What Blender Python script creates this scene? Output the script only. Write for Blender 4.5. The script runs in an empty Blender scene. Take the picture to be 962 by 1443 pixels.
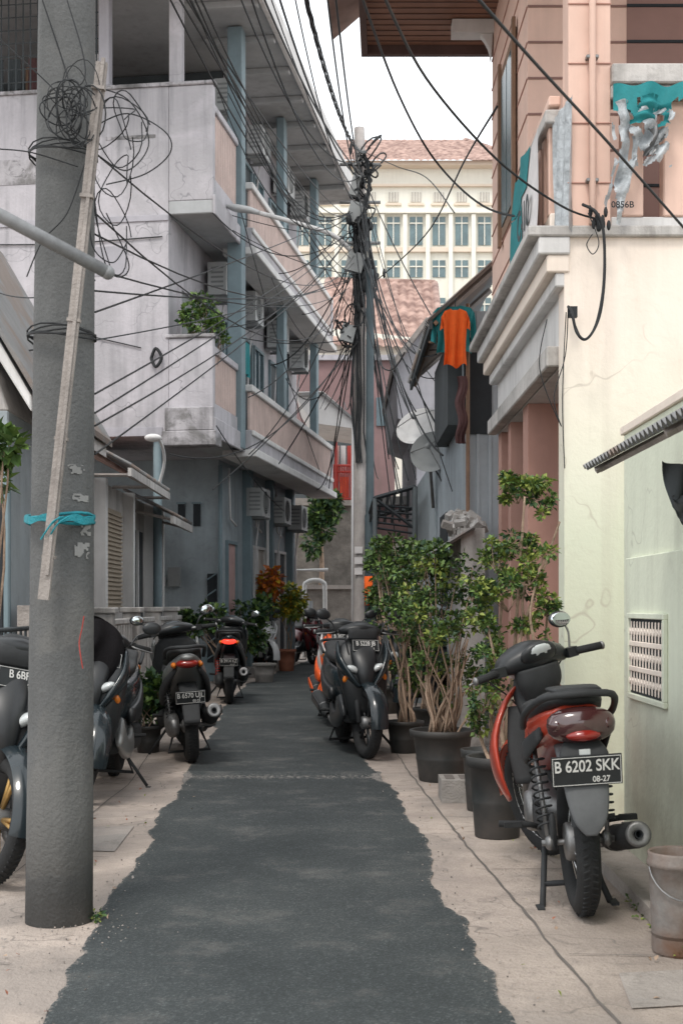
import bpy, math, random
from math import sin, cos, pi, radians, sqrt, atan2
from mathutils import Vector, Matrix, noise
random.seed(11)
F=1900.;U0=481.;V0=853.;CH=1.2
def S(u,v,d): return Vector(((u-U0)/F*d, d, CH+(V0-v)/F*d))
def GX(u,v):
    d=F*CH/(v-V0); return Vector(((u-U0)/F*d,d,0))
# ------------------------------------------------------------------ materials
def mat(name,col,rough=.8,var=.12,scale=2.5,bump=0.,bscale=60,streak=0.,stain=(.12,.11,.1),grime=0.,
        metal=0.,spec=.4,patch=None,patchamt=0.,emit=0.,coat=0.,crack=0.,zlow=None,z0=0,z1=1,fine=0.,blot=0.):
    m=bpy.data.materials.new(name); m.use_nodes=True
    nt=m.node_tree; N=nt.nodes; L=nt.links; b=N['Principled BSDF']
    geo=N.new('ShaderNodeNewGeometry')
    def noi(sc,det=4,vec=None,dist=0.,rg=.62):
        n=N.new('ShaderNodeTexNoise'); n.inputs['Scale'].default_value=sc; n.inputs['Detail'].default_value=det
        n.inputs['Roughness'].default_value=rg; n.inputs['Distortion'].default_value=dist
        L.new(vec or geo.outputs['Position'],n.inputs['Vector']); return n.outputs['Fac']
    def mr(x,a,b_,c=0.,d=1.):
        n=N.new('ShaderNodeMapRange'); n.inputs[1].default_value=a;n.inputs[2].default_value=b_
        n.inputs[3].default_value=c;n.inputs[4].default_value=d; L.new(x,n.inputs[0]); return n.outputs[0]
    def mix(f,a,b_):
        n=N.new('ShaderNodeMix'); n.data_type='RGBA'
        for s,val in ((0,f),(6,a),(7,b_)):
            if isinstance(val,(float,int)): n.inputs[s].default_value=val
            elif isinstance(val,tuple): n.inputs[s].default_value=(*val[:3],1)
            else: L.new(val,n.inputs[s])
        return n.outputs[2]
    def mul(a,b_):
        n=N.new('ShaderNodeMath'); n.operation='MULTIPLY'
        for s,val in ((0,a),(1,b_)):
            if isinstance(val,(float,int)): n.inputs[s].default_value=val
            else: L.new(val,n.inputs[s])
        return n.outputs[0]
    lo=tuple(c*(1-var) for c in col); hi=tuple(min(1,c*(1+var)) for c in col)
    c=mix(mr(noi(scale),.32,.68),lo,hi)
    if zlow is not None or grime:
        sep=N.new('ShaderNodeSeparateXYZ'); L.new(geo.outputs['Position'],sep.inputs[0])
    if zlow is not None:
        c=mix(mr(sep.outputs[2],z0,z1,1.,0.),c,zlow)
    if var>.06: c=mix(mul(mr(noi(scale*9,3),.45,.75),var*1.2),c,tuple(x*.6 for x in col))
    if patch: c=mix(mul(mr(noi(scale*.45,5,dist=.6),.50,.58),patchamt),c,patch)
    if blot: c=mix(mul(mr(noi(5.,7,dist=1.2,rg=.75),.55,.66),blot),c,stain)
    if fine: c=mix(mul(mr(noi(140,2),.5,.75),fine),c,tuple(x*.45 for x in col))
    if streak:
        mp=N.new('ShaderNodeMapping'); mp.inputs['Scale'].default_value=(7,7,.45); L.new(geo.outputs['Position'],mp.inputs[0])
        s1=mr(noi(1.,5,mp.outputs[0]),.46,.75); s2=mr(noi(.8,3),.35,.62)
        c=mix(mul(mul(s1,s2),streak),c,stain)
    if grime:
        g=mul(mr(sep.outputs[2],0.,1.1,1.,0.),mr(noi(4.,5),.3,.65))
        c=mix(mul(g,grime),c,stain)
    if crack:
        v=N.new('ShaderNodeTexVoronoi'); v.feature='DISTANCE_TO_EDGE'; v.inputs['Scale'].default_value=.9
        ad=N.new('ShaderNodeVectorMath'); ad.operation='ADD'
        nn=N.new('ShaderNodeTexNoise'); nn.inputs['Scale'].default_value=3; L.new(geo.outputs['Position'],nn.inputs['Vector'])
        L.new(nn.outputs['Color'],ad.inputs[0]); L.new(geo.outputs['Position'],ad.inputs[1]); L.new(ad.outputs[0],v.inputs['Vector'])
        c=mix(mul(mul(mr(v.outputs['Distance'],.0,.010,1.,0.),mr(noi(1.1,2),.48,.55)),crack),c,stain)
    L.new(c,b.inputs['Base Color'])
    b.inputs['Roughness'].default_value=rough
    b.inputs['Metallic'].default_value=metal; b.inputs['Specular IOR Level'].default_value=spec
    b.inputs['Coat Weight'].default_value=coat
    if emit: b.inputs['Emission Color'].default_value=(*col,1); b.inputs['Emission Strength'].default_value=emit
    if bump:
        bp=N.new('ShaderNodeBump'); bp.inputs['Strength'].default_value=bump; bp.inputs['Distance'].default_value=.02
        L.new(noi(bscale,4),bp.inputs['Height']); L.new(bp.outputs[0],b.inputs['Normal'])
    return m
M_={}
def D(k,*a,**kw): M_[k]=mat(k,*a,**kw)
D('conc',(.42,.355,.31),.9,.24,1.6,.6,45,patch=(.28,.245,.22),patchamt=.7,crack=.8,fine=.55,blot=.5,stain=(.17,.15,.135))
D('conc2',(.34,.305,.28),.9,.2,2,.5,45,patch=(.22,.21,.2),patchamt=.6,fine=.4,blot=.4)
D('joint',(.14,.125,.115),.95,.2)
D('polec',(.115,.118,.118),.9,.15,3,.35,60,streak=.6,stain=(.05,.055,.055),patch=(.16,.158,.15),patchamt=.6,fine=.4)
D('polec2',(.40,.37,.355),.9,.2,3,.4,50,streak=.6)
D('paperold',(.26,.26,.255),.9,.2,9)
D('poled',(.05,.07,.08),.7,.2,3)
D('lav',(.475,.455,.48),.88,.12,1.3,.35,25,streak=.8,stain=(.20,.20,.21),patch=(.37,.36,.375),patchamt=.75,crack=.8,blot=.2)
D('lavm',(.40,.385,.40),.9,.2,3,.4,25,streak=1.,stain=(.06,.06,.06),patch=(.16,.155,.15),patchamt=.8,crack=.5,blot=.6)
D('lav2',(.38,.37,.40),.88,.12,1.1,.2,25,streak=.55,stain=(.17,.17,.18))
D('blueg',(.32,.365,.39),.85,.14,1.5,.2,25,streak=.5,grime=.6,blot=.2)
D('trimb',(.18,.24,.265),.7,.14,2,streak=.3)
D('soff',(.38,.39,.395),.85,.12,1.5,streak=.4)
D('white',(.66,.65,.64),.8,.08,2,.1,30,streak=.6,stain=(.28,.27,.26))
D('whiteold',(.50,.48,.46),.88,.18,2.5,.3,30,streak=1.,stain=(.13,.12,.11),grime=.8,blot=.3)
D('cream',(.83,.73,.64),.85,.06,1.,.12,25,streak=.32,stain=(.47,.37,.30),grime=.5,crack=.3)
D('lime',(.70,.735,.60),.85,.06,1.,.15,25,streak=.5,stain=(.36,.36,.29),grime=.8,crack=.4,patch=(.63,.655,.53),patchamt=.6,blot=.12)
D('creamlime',(.83,.73,.64),.85,.06,1.,.15,25,streak=.45,stain=(.44,.38,.31),grime=.6,zlow=(.70,.72,.58),z0=1.6,z1=2.8,crack=.5,blot=.1)
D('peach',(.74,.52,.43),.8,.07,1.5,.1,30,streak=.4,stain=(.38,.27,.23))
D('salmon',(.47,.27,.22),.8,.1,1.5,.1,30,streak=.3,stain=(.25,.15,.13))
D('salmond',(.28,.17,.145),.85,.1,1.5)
D('pinkrail',(.56,.44,.40),.8,.12,3)
D('maroon',(.22,.14,.14),.85,.12,1,.2,20,streak=.4)
D('office',(.76,.74,.66),.8,.04,.3,streak=.15)
D('officet',(.68,.58,.48),.8,.05,.5)
D('glassd',(.05,.09,.11),.15,.3,2,spec=.8)
D('glassg',(.10,.16,.175),.2,.3,1,spec=.8)
D('frame',(.50,.47,.43),.6,.1)
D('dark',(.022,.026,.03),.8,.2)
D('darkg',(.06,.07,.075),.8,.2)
D('wood',(.24,.15,.10),.7,.2,4,.2,50)
D('oldwood',(.31,.28,.26),.85,.25,6,.4,70,streak=.5)
D('soffw',(.27,.145,.10),.6,.15,3)
D('fascia',(.10,.062,.055),.7,.2,3)
D('corr',(.20,.20,.20),.65,.2,3,.2,40,patch=(.2,.13,.09),patchamt=.6)
D('sheet',(.36,.40,.43),.6,.12,2,streak=.7,stain=(.17,.16,.16))
D('stone',(.20,.18,.16),.95,.35,3,.8,15,streak=.6,blot=.5)
D('black',(.02,.022,.024),.38,.2,8,spec=.5)
D('blackm',(.03,.032,.034),.7,.2,8)
D('rubber',(.022,.023,.024),.85,.15,20,.3,200)
D('seat',(.024,.025,.026),.55,.1,20,.2,300)
D('cable',(.014,.016,.018),.6,.1)
D('greycable',(.08,.085,.09),.7,.15,20,.3,60)
D('teal',(.015,.20,.215),.75,.14,8,.2,40)
D('tape',(.01,.23,.28),.5,.15,30,.4,80)
D('orangec',(.78,.12,.015),.85,.1,8,.2,50)
D('redm',(.38,.045,.035),.6,.15)
D('redpaint',(.42,.05,.025),.28,.08,10,coat=.4)
D('redpaint2',(.16,.02,.025),.3,.08,10,coat=.4)
D('silver',(.26,.265,.26),.35,.08,10,metal=.4,coat=.3)
D('tealpaint',(.016,.024,.029),.25,.1,10,coat=.5)
D('whitepaint',(.60,.60,.60),.3,.05,10,coat=.3)
D('orangep',(.75,.11,.02),.35,.05,10)
D('chrome',(.5,.5,.5),.3,.1,10,metal=1)
D('steel',(.24,.24,.24),.5,.2,20,metal=.8)
D('galv',(.22,.225,.23),.6,.2,20,metal=.3)
D('gold',(.45,.28,.10),.4,.1,10,metal=.7)
D('lens',(.25,.018,.012),.15,.1,10,spec=.8)
D('lensd',(.055,.018,.018),.12,.1,10,spec=.9,coat=.6)
D('lenslit',(.9,.05,.03),.2,.05,10,emit=1.6)
D('lensc',(.55,.58,.58),.12,.1,10,spec=.9,coat=.6)
D('lenso',(.6,.17,.02),.2,.1,10)
D('mirror',(.6,.65,.66),.05,.02,metal=1)
D('plate',(.02,.023,.025),.5,.1,30)
D('txt',(.62,.62,.60),.6,.05)
D('pot',(.02,.025,.026),.55,.2,6,grime=.5,stain=(.12,.1,.09))
D('terra',(.33,.13,.08),.8,.15,6)
D('bark',(.36,.26,.19),.9,.25,12,.5,80)
D('soil',(.05,.035,.025),.95,.3,10)
D('leaf1',(.07,.13,.035),.5,.25,12)
D('leaf2',(.12,.195,.045),.5,.25,12)
D('leaf3',(.03,.07,.03),.55,.25,12)
D('leafy',(.55,.40,.03),.5,.25,10)
D('leafl',(.25,.30,.065),.5,.25,10)
D('leafo',(.55,.15,.02),.5,.3,10)
D('cinder',(.30,.28,.26),.95,.15,8,.6,80)
D('cloth',(.012,.011,.012),.98,.2,10,.3,80,spec=.1)
D('clothw',(.6,.58,.58),.9,.1,6)
D('clothp',(.5,.33,.31),.9,.1,6)
D('clothd',(.10,.05,.05),.9,.2,6)
D('plastic',(.42,.45,.47),.35,.3,14,.8,18)
D('ac',(.48,.49,.49),.6,.08,4,streak=.4)
D('grey',(.26,.27,.27),.7,.1)
D('flap',(.10,.105,.11),.6,.15,8)
D('bucket',(.24,.23,.22),.65,.3,6,.2,30,streak=1.,grime=1.,stain=(.16,.08,.045))
D('pipew',(.6,.6,.58),.5,.1)
D('blind',(.38,.32,.25),.8,.1,5)
def asphalt():
    m=bpy.data.materials.new('asphalt'); m.use_nodes=True; nt=m.node_tree;N=nt.nodes;L=nt.links;b=N['Principled BSDF']
    g=N.new('ShaderNodeNewGeometry')
    def noi(sc,det,rg=.6):
        n=N.new('ShaderNodeTexNoise');n.inputs['Scale'].default_value=sc;n.inputs['Detail'].default_value=det;n.inputs['Roughness'].default_value=rg
        L.new(g.outputs['Position'],n.inputs['Vector']);return n.outputs['Fac']
    def ramp(x,st):
        r=N.new('ShaderNodeValToRGB');e=r.color_ramp.elements
        e[0].position,e[0].color=st[0][0],(*st[0][1],1);e[1].position,e[1].color=st[-1][0],(*st[-1][1],1)
        for p,c in st[1:-1]:
            q=e.new(p);q.color=(*c,1)
        L.new(x,r.inputs[0]);return r.outputs[0]
    def mth(op,a,c):
        n=N.new('ShaderNodeMath');n.operation=op;n.use_clamp=True
        for i,q in((0,a),(1,c)):
            if isinstance(q,float): n.inputs[i].default_value=q
            else: L.new(q,n.inputs[i])
        return n.outputs[0]
    def mix(f,a,c,bt='MIX'):
        n=N.new('ShaderNodeMix');n.data_type='RGBA';n.blend_type=bt
        if isinstance(f,float): n.inputs[0].default_value=f
        else: L.new(f,n.inputs[0])
        L.new(a,n.inputs[6])
        if isinstance(c,tuple): n.inputs[7].default_value=(*c,1)
        else: L.new(c,n.inputs[7])
        return n.outputs[2]
    base=ramp(noi(1.3,7,.68),[(.3,(.038,.045,.047)),(.5,(.053,.061,.063)),(.62,(.066,.074,.075)),(.75,(.088,.095,.094))])
    v=N.new('ShaderNodeTexVoronoi');v.inputs['Scale'].default_value=150;L.new(g.outputs['Position'],v.inputs['Vector'])
    sp=ramp(v.outputs['Color'],[(.0,(.5,.5,.5)),(.7,(.95,.95,.95)),(1.,(2.2,2.15,2.1))])
    c=mix(.8,base,sp,'MULTIPLY')
    c=mix(mth('MULTIPLY',ramp(noi(2.6,7,.75),[(.54,(0,0,0)),(.70,(1,1,1))]),.38),c,(.17,.16,.15))
    c=mix(mth('MULTIPLY',ramp(noi(7,7,.8),[(.62,(0,0,0)),(.66,(1,1,1))]),.35),c,(.022,.027,.029))
    at=N.new('ShaderNodeAttribute');at.attribute_name='edge'
    e=mth('MULTIPLY',at.outputs['Fac'],mth('ADD',noi(45,6,.8),.0))
    e=ramp(e,[(.42,(0,0,0)),(.50,(1,1,1))])
    c=mix(mth('MULTIPLY',e,.85),c,(.27,.245,.225)); L.new(c,b.inputs['Base Color'])
    b.inputs['Roughness'].default_value=.85;b.inputs['Specular IOR Level'].default_value=.3
    bp=N.new('ShaderNodeBump');bp.inputs['Strength'].default_value=.5;bp.inputs['Distance'].default_value=.005
    L.new(v.outputs['Distance'],bp.inputs['Height']);L.new(bp.outputs[0],b.inputs['Normal'])
    return m
M_['asph']=asphalt()
def tile():
    m=bpy.data.materials.new('rooftile');m.use_nodes=True;nt=m.node_tree;N=nt.nodes;L=nt.links;b=N['Principled BSDF']
    g=N.new('ShaderNodeNewGeometry')
    v=N.new('ShaderNodeTexNoise');v.inputs['Scale'].default_value=2.5;v.inputs['Detail'].default_value=5;L.new(g.outputs['Position'],v.inputs['Vector'])
    r=N.new('ShaderNodeValToRGB');r.color_ramp.elements[0].position=.35;r.color_ramp.elements[0].color=(.20,.12,.10,1);r.color_ramp.elements[1].position=.65;r.color_ramp.elements[1].color=(.46,.31,.26,1)
    L.new(v.outputs['Fac'],r.inputs[0]);L.new(r.outputs[0],b.inputs['Base Color']);b.inputs['Roughness'].default_value=.85
    return m
M_['tile']=tile()
# ------------------------------------------------------------------ builders
class MB:
    def __init__(s): s.v=[];s.f=[];s.m=[];s.s=[];s.M=Matrix();s.mats=[]
    def add(s,vs,fs,k,smooth=False):
        if k not in s.mats: s.mats.append(k)
        i=s.mats.index(k);o=len(s.v);M=s.M
        s.v.extend([M@Vector(p) for p in vs])
        for f in fs: s.f.append([o+j for j in f]);s.m.append(i);s.s.append(smooth)
    def box(s,x0,x1,y0,y1,z0,z1,k):
        if x0>x1:x0,x1=x1,x0
        if y0>y1:y0,y1=y1,y0
        vs=[(x,y,z) for z in(z0,z1) for y in(y0,y1) for x in(x0,x1)]
        s.add(vs,[(0,2,3,1),(4,5,7,6),(0,1,5,4),(1,3,7,5),(3,2,6,7),(2,0,4,6)],k)
    def obox(s,c,d,k,R=None):
        o=s.M; s.M=o@Matrix.Translation(Vector(c))@(R.to_4x4() if R else Matrix())
        s.box(-d[0]/2,d[0]/2,-d[1]/2,d[1]/2,-d[2]/2,d[2]/2,k); s.M=o
    def prism(s,poly,k,off):
        n=len(poly);off=Vector(off)
        vs=[Vector(p) for p in poly]+[Vector(p)+off for p in poly]
        s.add(vs,[tuple(range(n)),tuple(range(2*n-1,n-1,-1))]+[(i,(i+1)%n,n+(i+1)%n,n+i) for i in range(n)],k)
    def quad(s,a,b,c,d,k): s.add([a,b,c,d],[(0,1,2,3)],k)
    def tube(s,pts,r,k,n=6,cap=True):
        pts=[Vector(p) for p in pts];m=len(pts)
        if m<2:return
        rr=r if isinstance(r,(list,tuple)) else [r]*m
        T=[(pts[min(i+1,m-1)]-pts[max(i-1,0)]).normalized() for i in range(m)]
        a=Vector((0,0,1)) if abs(T[0].z)<.9 else Vector((1,0,0))
        Nn=(a-T[0]*a.dot(T[0])).normalized();vs=[]
        for i in range(m):
            Nn=(Nn-T[i]*Nn.dot(T[i]))
            Nn=Nn.normalized() if Nn.length>1e-6 else T[i].orthogonal().normalized()
            Bn=T[i].cross(Nn)
            for j in range(n):
                an=2*pi*j/n; vs.append(pts[i]+(Nn*cos(an)+Bn*sin(an))*rr[i])
        fs=[(i*n+j,i*n+(j+1)%n,(i+1)*n+(j+1)%n,(i+1)*n+j) for i in range(m-1) for j in range(n)]
        if cap: fs+= [tuple(range(n-1,-1,-1)),tuple((m-1)*n+j for j in range(n))]
        s.add(vs,fs,k,n>5)
    def lathe(s,prof,k,n=28,closed=False,M=None):
        o=s.M
        if M: s.M=o@M
        m=len(prof);vs=[(r*cos(2*pi*j/n),a,r*sin(2*pi*j/n)) for r,a in prof for j in range(n)]
        fs=[(i*n+j,i*n+(j+1)%n,((i+1)%m)*n+(j+1)%n,((i+1)%m)*n+j) for i in range(m if closed else m-1) for j in range(n)]
        s.add(vs,fs,k,True); s.M=o
    def loft(s,secs,k,n=20,sub=4,side=(0,1,0)):
        sd=Vector(side);P=[]
        for q in secs:
            q=list(q)
            if len(q)==5: q=[q[0],0,q[1],q[2],q[3],q[4]]
            elif len(q)==4: q=[q[0],0,q[1],q[2],q[3],2.4]
            P.append(q)
        out=[]
        for i in range(len(P)-1):
            p0=P[max(i-1,0)];p1=P[i];p2=P[i+1];p3=P[min(i+2,len(P)-1)]
            for t in [j/sub for j in range(sub)]:
                out.append([.5*(2*b+(c-a)*t+(2*a-5*b+4*c-d)*t*t+(3*b-a-3*c+d)*t**3) for a,b,c,d in zip(p0,p1,p2,p3)])
        out.append(P[-1]);m=len(out);vs=[]
        for i,q in enumerate(out):
            a=Vector(out[max(i-1,0)][:3]);b=Vector(out[min(i+1,m-1)][:3]);T=(b-a).normalized();Nn=sd.cross(T).normalized()
            C=Vector(q[:3]);hw=max(q[3],.001);hh=max(q[4],.001);e=2/max(q[5],1.)
            for j in range(n):
                an=2*pi*j/n;ca,sa=cos(an),sin(an)
                vs.append(C+sd*(hw*math.copysign(abs(ca)**e,ca))+Nn*(hh*math.copysign(abs(sa)**e,sa)))
        fs=[(i*n+j,i*n+(j+1)%n,(i+1)*n+(j+1)%n,(i+1)*n+j) for i in range(m-1) for j in range(n)]
        fs+=[tuple(range(n-1,-1,-1)),tuple((m-1)*n+j for j in range(n))]
        s.add(vs,fs,k,True)
    def ell(s,c,r,k,R=None,n=16,m=10):
        o=s.M;s.M=o@Matrix.Translation(Vector(c))@(R.to_4x4() if R else Matrix())
        vs=[(r[0]*sin(pi*i/m)*cos(2*pi*j/n),r[1]*sin(pi*i/m)*sin(2*pi*j/n),r[2]*cos(pi*i/m)) for i in range(m+1) for j in range(n)]
        s.add(vs,[(i*n+j,(i+1)*n+j,(i+1)*n+(j+1)%n,i*n+(j+1)%n) for i in range(m) for j in range(n)],k,True);s.M=o
    def grid(s,fn,nu,nv,k,smooth=True,keep=None):
        vs=[fn(i/nu,j/nv) for j in range(nv+1) for i in range(nu+1)]
        s.add(vs,[(j*(nu+1)+i,j*(nu+1)+i+1,(j+1)*(nu+1)+i+1,(j+1)*(nu+1)+i) for j in range(nv) for i in range(nu) if keep is None or keep((i+.5)/nu,(j+.5)/nv)],k,smooth)
class Obj:
    def __init__(s,name): s.n=name;s.p={};s.extra=[];s.attr=None
    def __getitem__(s,k):
        if k not in s.p: s.p[k]=MB()
        return s.p[k]
    def done(s,bevel=0,recalc=True,nobev=()):
        obs=[]
        single=len(s.p)==1 and not s.extra
        root=None
        if not single:
            root=bpy.data.objects.new(s.n,None);bpy.context.scene.collection.objects.link(root)
            allv=[v for mb in s.p.values() for v in mb.v[:400]]
            c=sum(allv,Vector())/max(1,len(allv)); root.location=(c.x,c.y,min(v.z for v in allv))
            root.empty_display_size=.2
        for k,mb in s.p.items():
            me=bpy.data.meshes.new(k);me.from_pydata([tuple(v) for v in mb.v],[],mb.f)
            for q in mb.mats: me.materials.append(M_[q])
            me.polygons.foreach_set('material_index',mb.m);me.polygons.foreach_set('use_smooth',mb.s)
            me.update()
            if s.attr:
                a=me.attributes.new('edge','FLOAT','POINT');a.data.foreach_set('value',s.attr)
            if recalc and len(mb.f)<120000:
                import bmesh
                bm=bmesh.new();bm.from_mesh(me);bmesh.ops.recalc_face_normals(bm,faces=bm.faces);bm.to_mesh(me);bm.free()
            o=bpy.data.objects.new(s.n if single else k,me);bpy.context.scene.collection.objects.link(o)
            if bevel and k not in nobev:
                md=o.modifiers.new('b','BEVEL');md.width=bevel;md.segments=1;md.limit_method='ANGLE';md.angle_limit=radians(50)
            obs.append(o)
        obs+=s.extra
        if root:
            inv=Matrix.Translation(root.location).inverted()
            for o in obs: o.parent=root;o.matrix_parent_inverse=inv
        return root or obs[0]
def text(body,size,Mw,k,name='lettering',ext=.0015,sx=1.):
    cu=bpy.data.curves.new(name,'FONT');cu.body=body;cu.size=size;cu.align_x='CENTER';cu.align_y='CENTER';cu.extrude=ext;cu.offset=size*.012
    t=bpy.data.objects.new('tmp',cu);bpy.context.scene.collection.objects.link(t)
    dg=bpy.context.evaluated_depsgraph_get();me=bpy.data.meshes.new_from_object(t.evaluated_get(dg))
    bpy.data.objects.remove(t);me.transform(Mw@Matrix.Diagonal((sx,1,1,1)));me.materials.clear();me.materials.append(M_[k])
    o=bpy.data.objects.new(name,me);bpy.context.scene.collection.objects.link(o);return o
def frameM(o,e):
    e=Vector((e[0],e[1],0)).normalized();n=Vector((e.y,-e.x,0));M=Matrix.Identity(4)
    M.col[0]=(*e,0);M.col[1]=(*n,0);M.col[2]=(0,0,1,0);M.col[3]=(o[0],o[1],0,1);return M
def sag(a,b,s,n=16,wob=0):
    a=Vector(a);b=Vector(b);out=[]
    for i in range(n+1):
        t=i/n;p=a.lerp(b,t);p.z-=s*4*t*(1-t)
        if wob: p+=Vector((random.uniform(-1,1),random.uniform(-1,1),random.uniform(-1,1)))*wob
        out.append(p)
    return out
def crv(pts,sub=8):
    P=[Vector(p) for p in pts];out=[]
    for i in range(len(P)-1):
        a=P[max(i-1,0)];b=P[i];c=P[i+1];d=P[min(i+2,len(P)-1)]
        for j in range(sub):
            t=j/sub;out.append(.5*(2*b+(c-a)*t+(2*a-5*b+4*c-d)*t*t+(3*b-a-3*c+d)*t**3))
    out.append(P[-1]);return out
# ------------------------------------------------------------------ foliage
def leafset(mb,c,rad,n,size,ks,up=.3,shell=.55):
    c=Vector(c)
    for _ in range(n):
        while True:
            p=Vector((random.uniform(-1,1),random.uniform(-1,1),random.uniform(-1,1)))
            if .05<p.length<1: break
        q=p.length;p=p*((q**(1-shell))/q*1.0) if random.random()<.7 else p
        w=c+Vector((p.x*rad[0],p.y*rad[1],p.z*rad[2]))
        ax=(p.normalized()+Vector((random.gauss(0,.7),random.gauss(0,.7),random.gauss(0,.6)+up*.3))).normalized()
        side=ax.cross(Vector((random.gauss(0,.4),random.gauss(0,.4),1))).normalized();nr=side.cross(ax)
        L=size*random.uniform(.6,1.3);W=L*.36
        vs=[w,w+ax*L*.45+side*W+nr*L*.08,w+ax*L-nr*L*.12,w+ax*L*.45-side*W+nr*L*.08]
        mb.add(vs,[(0,1,2),(0,2,3)],random.choice(ks))
def stem(mb,a,b,r0,r1,k='bark',wob=.03,n=8):
    a=Vector(a);b=Vector(b);pts=[];rr=[]
    ph=random.uniform(0,9)
    for i in range(n+1):
        t=i/n;p=a.lerp(b,t)+Vector((sin(ph+t*5),cos(ph*1.3+t*4),0))*wob*sin(pi*t);pts.append(p);rr.append(r0+(r1-r0)*t)
    mb.tube(pts,rr,k,6);return pts
def pot(mb,c,r,h,k='pot'):
    M=Matrix.Translation(Vector(c))@Matrix.Rotation(radians(90),4,'X')
    mb.lathe([(0.001,0),(r*.72,0),(r*.75,h*.02),(r*.83,h*.4),(r*.845,h*.42),(r*.845,h*.46),(r*.84,h*.48),(r*.93,h*.86),(r*1.04,h*.87),(r*1.06,h*.99),(r*1.02,h),(r*.93,h*.99),(r*.9,h*.9),(0.001,h*.88)],k,32,M=M)
    mb.lathe([(0.001,h*.9),(r*.89,h*.895)],'soil',24,M=M)
def shrub(name,base,potr,poth,clusters,ks,size,stems=5,potk='pot',per=260,sr=.014):
    O=Obj(name);base=Vector(base)
    if potr: pot(O['pot'],base,potr,poth,potk)
    top=base+Vector((0,0,poth*.85))
    for ci,(c,rad,w) in enumerate(clusters):
        c=Vector(c);st=top+Vector((random.uniform(-1,1),random.uniform(-1,1),0))*potr*.5
        pts=stem(O['branches'],st,c,sr*random.uniform(.8,1.2),sr*.35,wob=.05)
        for k in range(6):
            e=c+Vector((random.uniform(-1,1)*rad[0],random.uniform(-1,1)*rad[1],random.uniform(-1,1)*rad[2]))*.9
            stem(O['branches'],pts[random.randint(4,7)],e,sr*.35,.002,wob=.01,n=4)
            leafset(O['foliage'],e,(rad[0]*.42,rad[1]*.42,rad[2]*.36),int(per*w*.15),size,ks)
        leafset(O['foliage'],c,rad,int(per*w*.3),size,ks)
    O.done(recalc=False);return O
# ------------------------------------------------------------------ ground & road
g=Obj('ground')
g['g'].quad((-250,-60,0),(250,-60,0),(250,450,0),(-250,450,0),'conc');g.done()
Le=[(-.83,-8),(-.835,3.86)]+[tuple(GX(u,v)[:2]) for u,v in [(98,1395),(150,1290),(205,1200),(236,1130),(262,1095),(300,1030),(318,990),(352,962),(395,945),(425,935),(440,927),(452,918)]]
Re=[(.48,-8),(.475,3.86)]+[tuple(GX(u,v)[:2]) for u,v in [(690,1375),(640,1290),(592,1190),(560,1110),(520,1075),(492,1020),(480,985),(474,960),(476,940),(481,928),(487,918)]]
def dens(P,seed):
    out=[]
    for (a,b),(c,d) in zip(P[:-1],P[1:]):
        n=max(2,int(abs(d-b)/.03))
        n=min(n,150)
        for i in range(n):
            t=i/n;x=a+(c-a)*t;y=b+(d-b)*t
            w=noise.noise(Vector((x*1.5,y*1.2,seed)))*.07+noise.noise(Vector((x*5,y*4,seed)))*.035+noise.noise(Vector((x*18,y*15,seed)))*.014
            out.append((x+w,y))
    out.append(P[-1]);return out
def edge_at(D_,y):
    for (a,b),(c,d) in zip(D_[:-1],D_[1:]):
        if b<=y<=d: return a+(c-a)*((y-b)/max(1e-6,d-b))
    return D_[-1][0]
Ld=dens(Le,1.);Rd=dens(Re,5.)
r=Obj('road');mb=r['surface']
ys=[-8+i*.5 for i in range(22)]
y=3.
while y<35: ys.append(y); y+=.02 if y<12 else .06
def roadz(x,y):
    z=.004+.03*math.exp(-((y-9.45)/.16)**2)
    return z+ (noise.noise(Vector((x*2,y*2,0)))*.002 if y<20 else 0)
rows=[];ea=[]
for y in sorted(set(ys)):
    a=edge_at(Ld,y);b=edge_at(Rd,y)
    for t,e in [(0,1.),(.012,.8),(.03,.35),(.06,0),(.35,0),(.65,0),(.94,0),(.97,.35),(.988,.8),(1,1.)]:
        rows.append((a+(b-a)*t,y,max(.004,roadz(a+(b-a)*t,y))));ea.append(min(1,e*.9+.85*math.exp(-((y-9.3)/.16)**2)+.6*math.exp(-((y-17.4)/.2)**2)))
n=10
mb.add(rows,[(i*n+j,i*n+j+1,(i+1)*n+j+1,(i+1)*n+j) for i in range(len(rows)//n-1) for j in range(n-1)],'asph',True)
r.attr=ea;r.done()
sp=Obj('pavement');mb=sp['slabs']
def strip(mb,P,w,k,z):
    for (a,b),(c,d) in zip(P[:-1],P[1:]):
        nx=Vector((d-b,-(c-a),0)).normalized()*w/2
        n_=max(1,int(math.hypot(c-a,d-b)/.12));pr=None
        for i in range(n_+1):
            t=i/n_;p=Vector((a+(c-a)*t,b+(d-b)*t,z))+nx*noise.noise(Vector((a*3+t*9,b*5+t*7,0)))*2.2
            ww=.5+.8*abs(noise.noise(Vector((t*11,b*3,4))))
            q=(p-nx*ww,p+nx*ww)
            if pr: mb.quad(pr[0],pr[1],q[1],q[0],k)
            pr=q
Jr=[(.79,1.0),(.79,3.86),(.70,5.47),(.60,7.2),(.47,10.),(.42,12)]
strip(mb,Jr,.015,'joint',.004)
for y in (3.3,4.6,6.1,7.6,9.1,10.6): strip(mb,[(.78 if y<5 else .68 if y<7 else .58,y+.02),(1.3,y)],.010,'joint',.006)
for y in (2.9,4.5,6.4,8.4,10.4,12.4,15): strip(mb,[(-2.3,y+.1),(-1.1,y)],.009,'joint',.006)
strip(mb,[(-1.5,3),(-1.42,9),(-1.9,16)],.011,'joint',.005)
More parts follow.
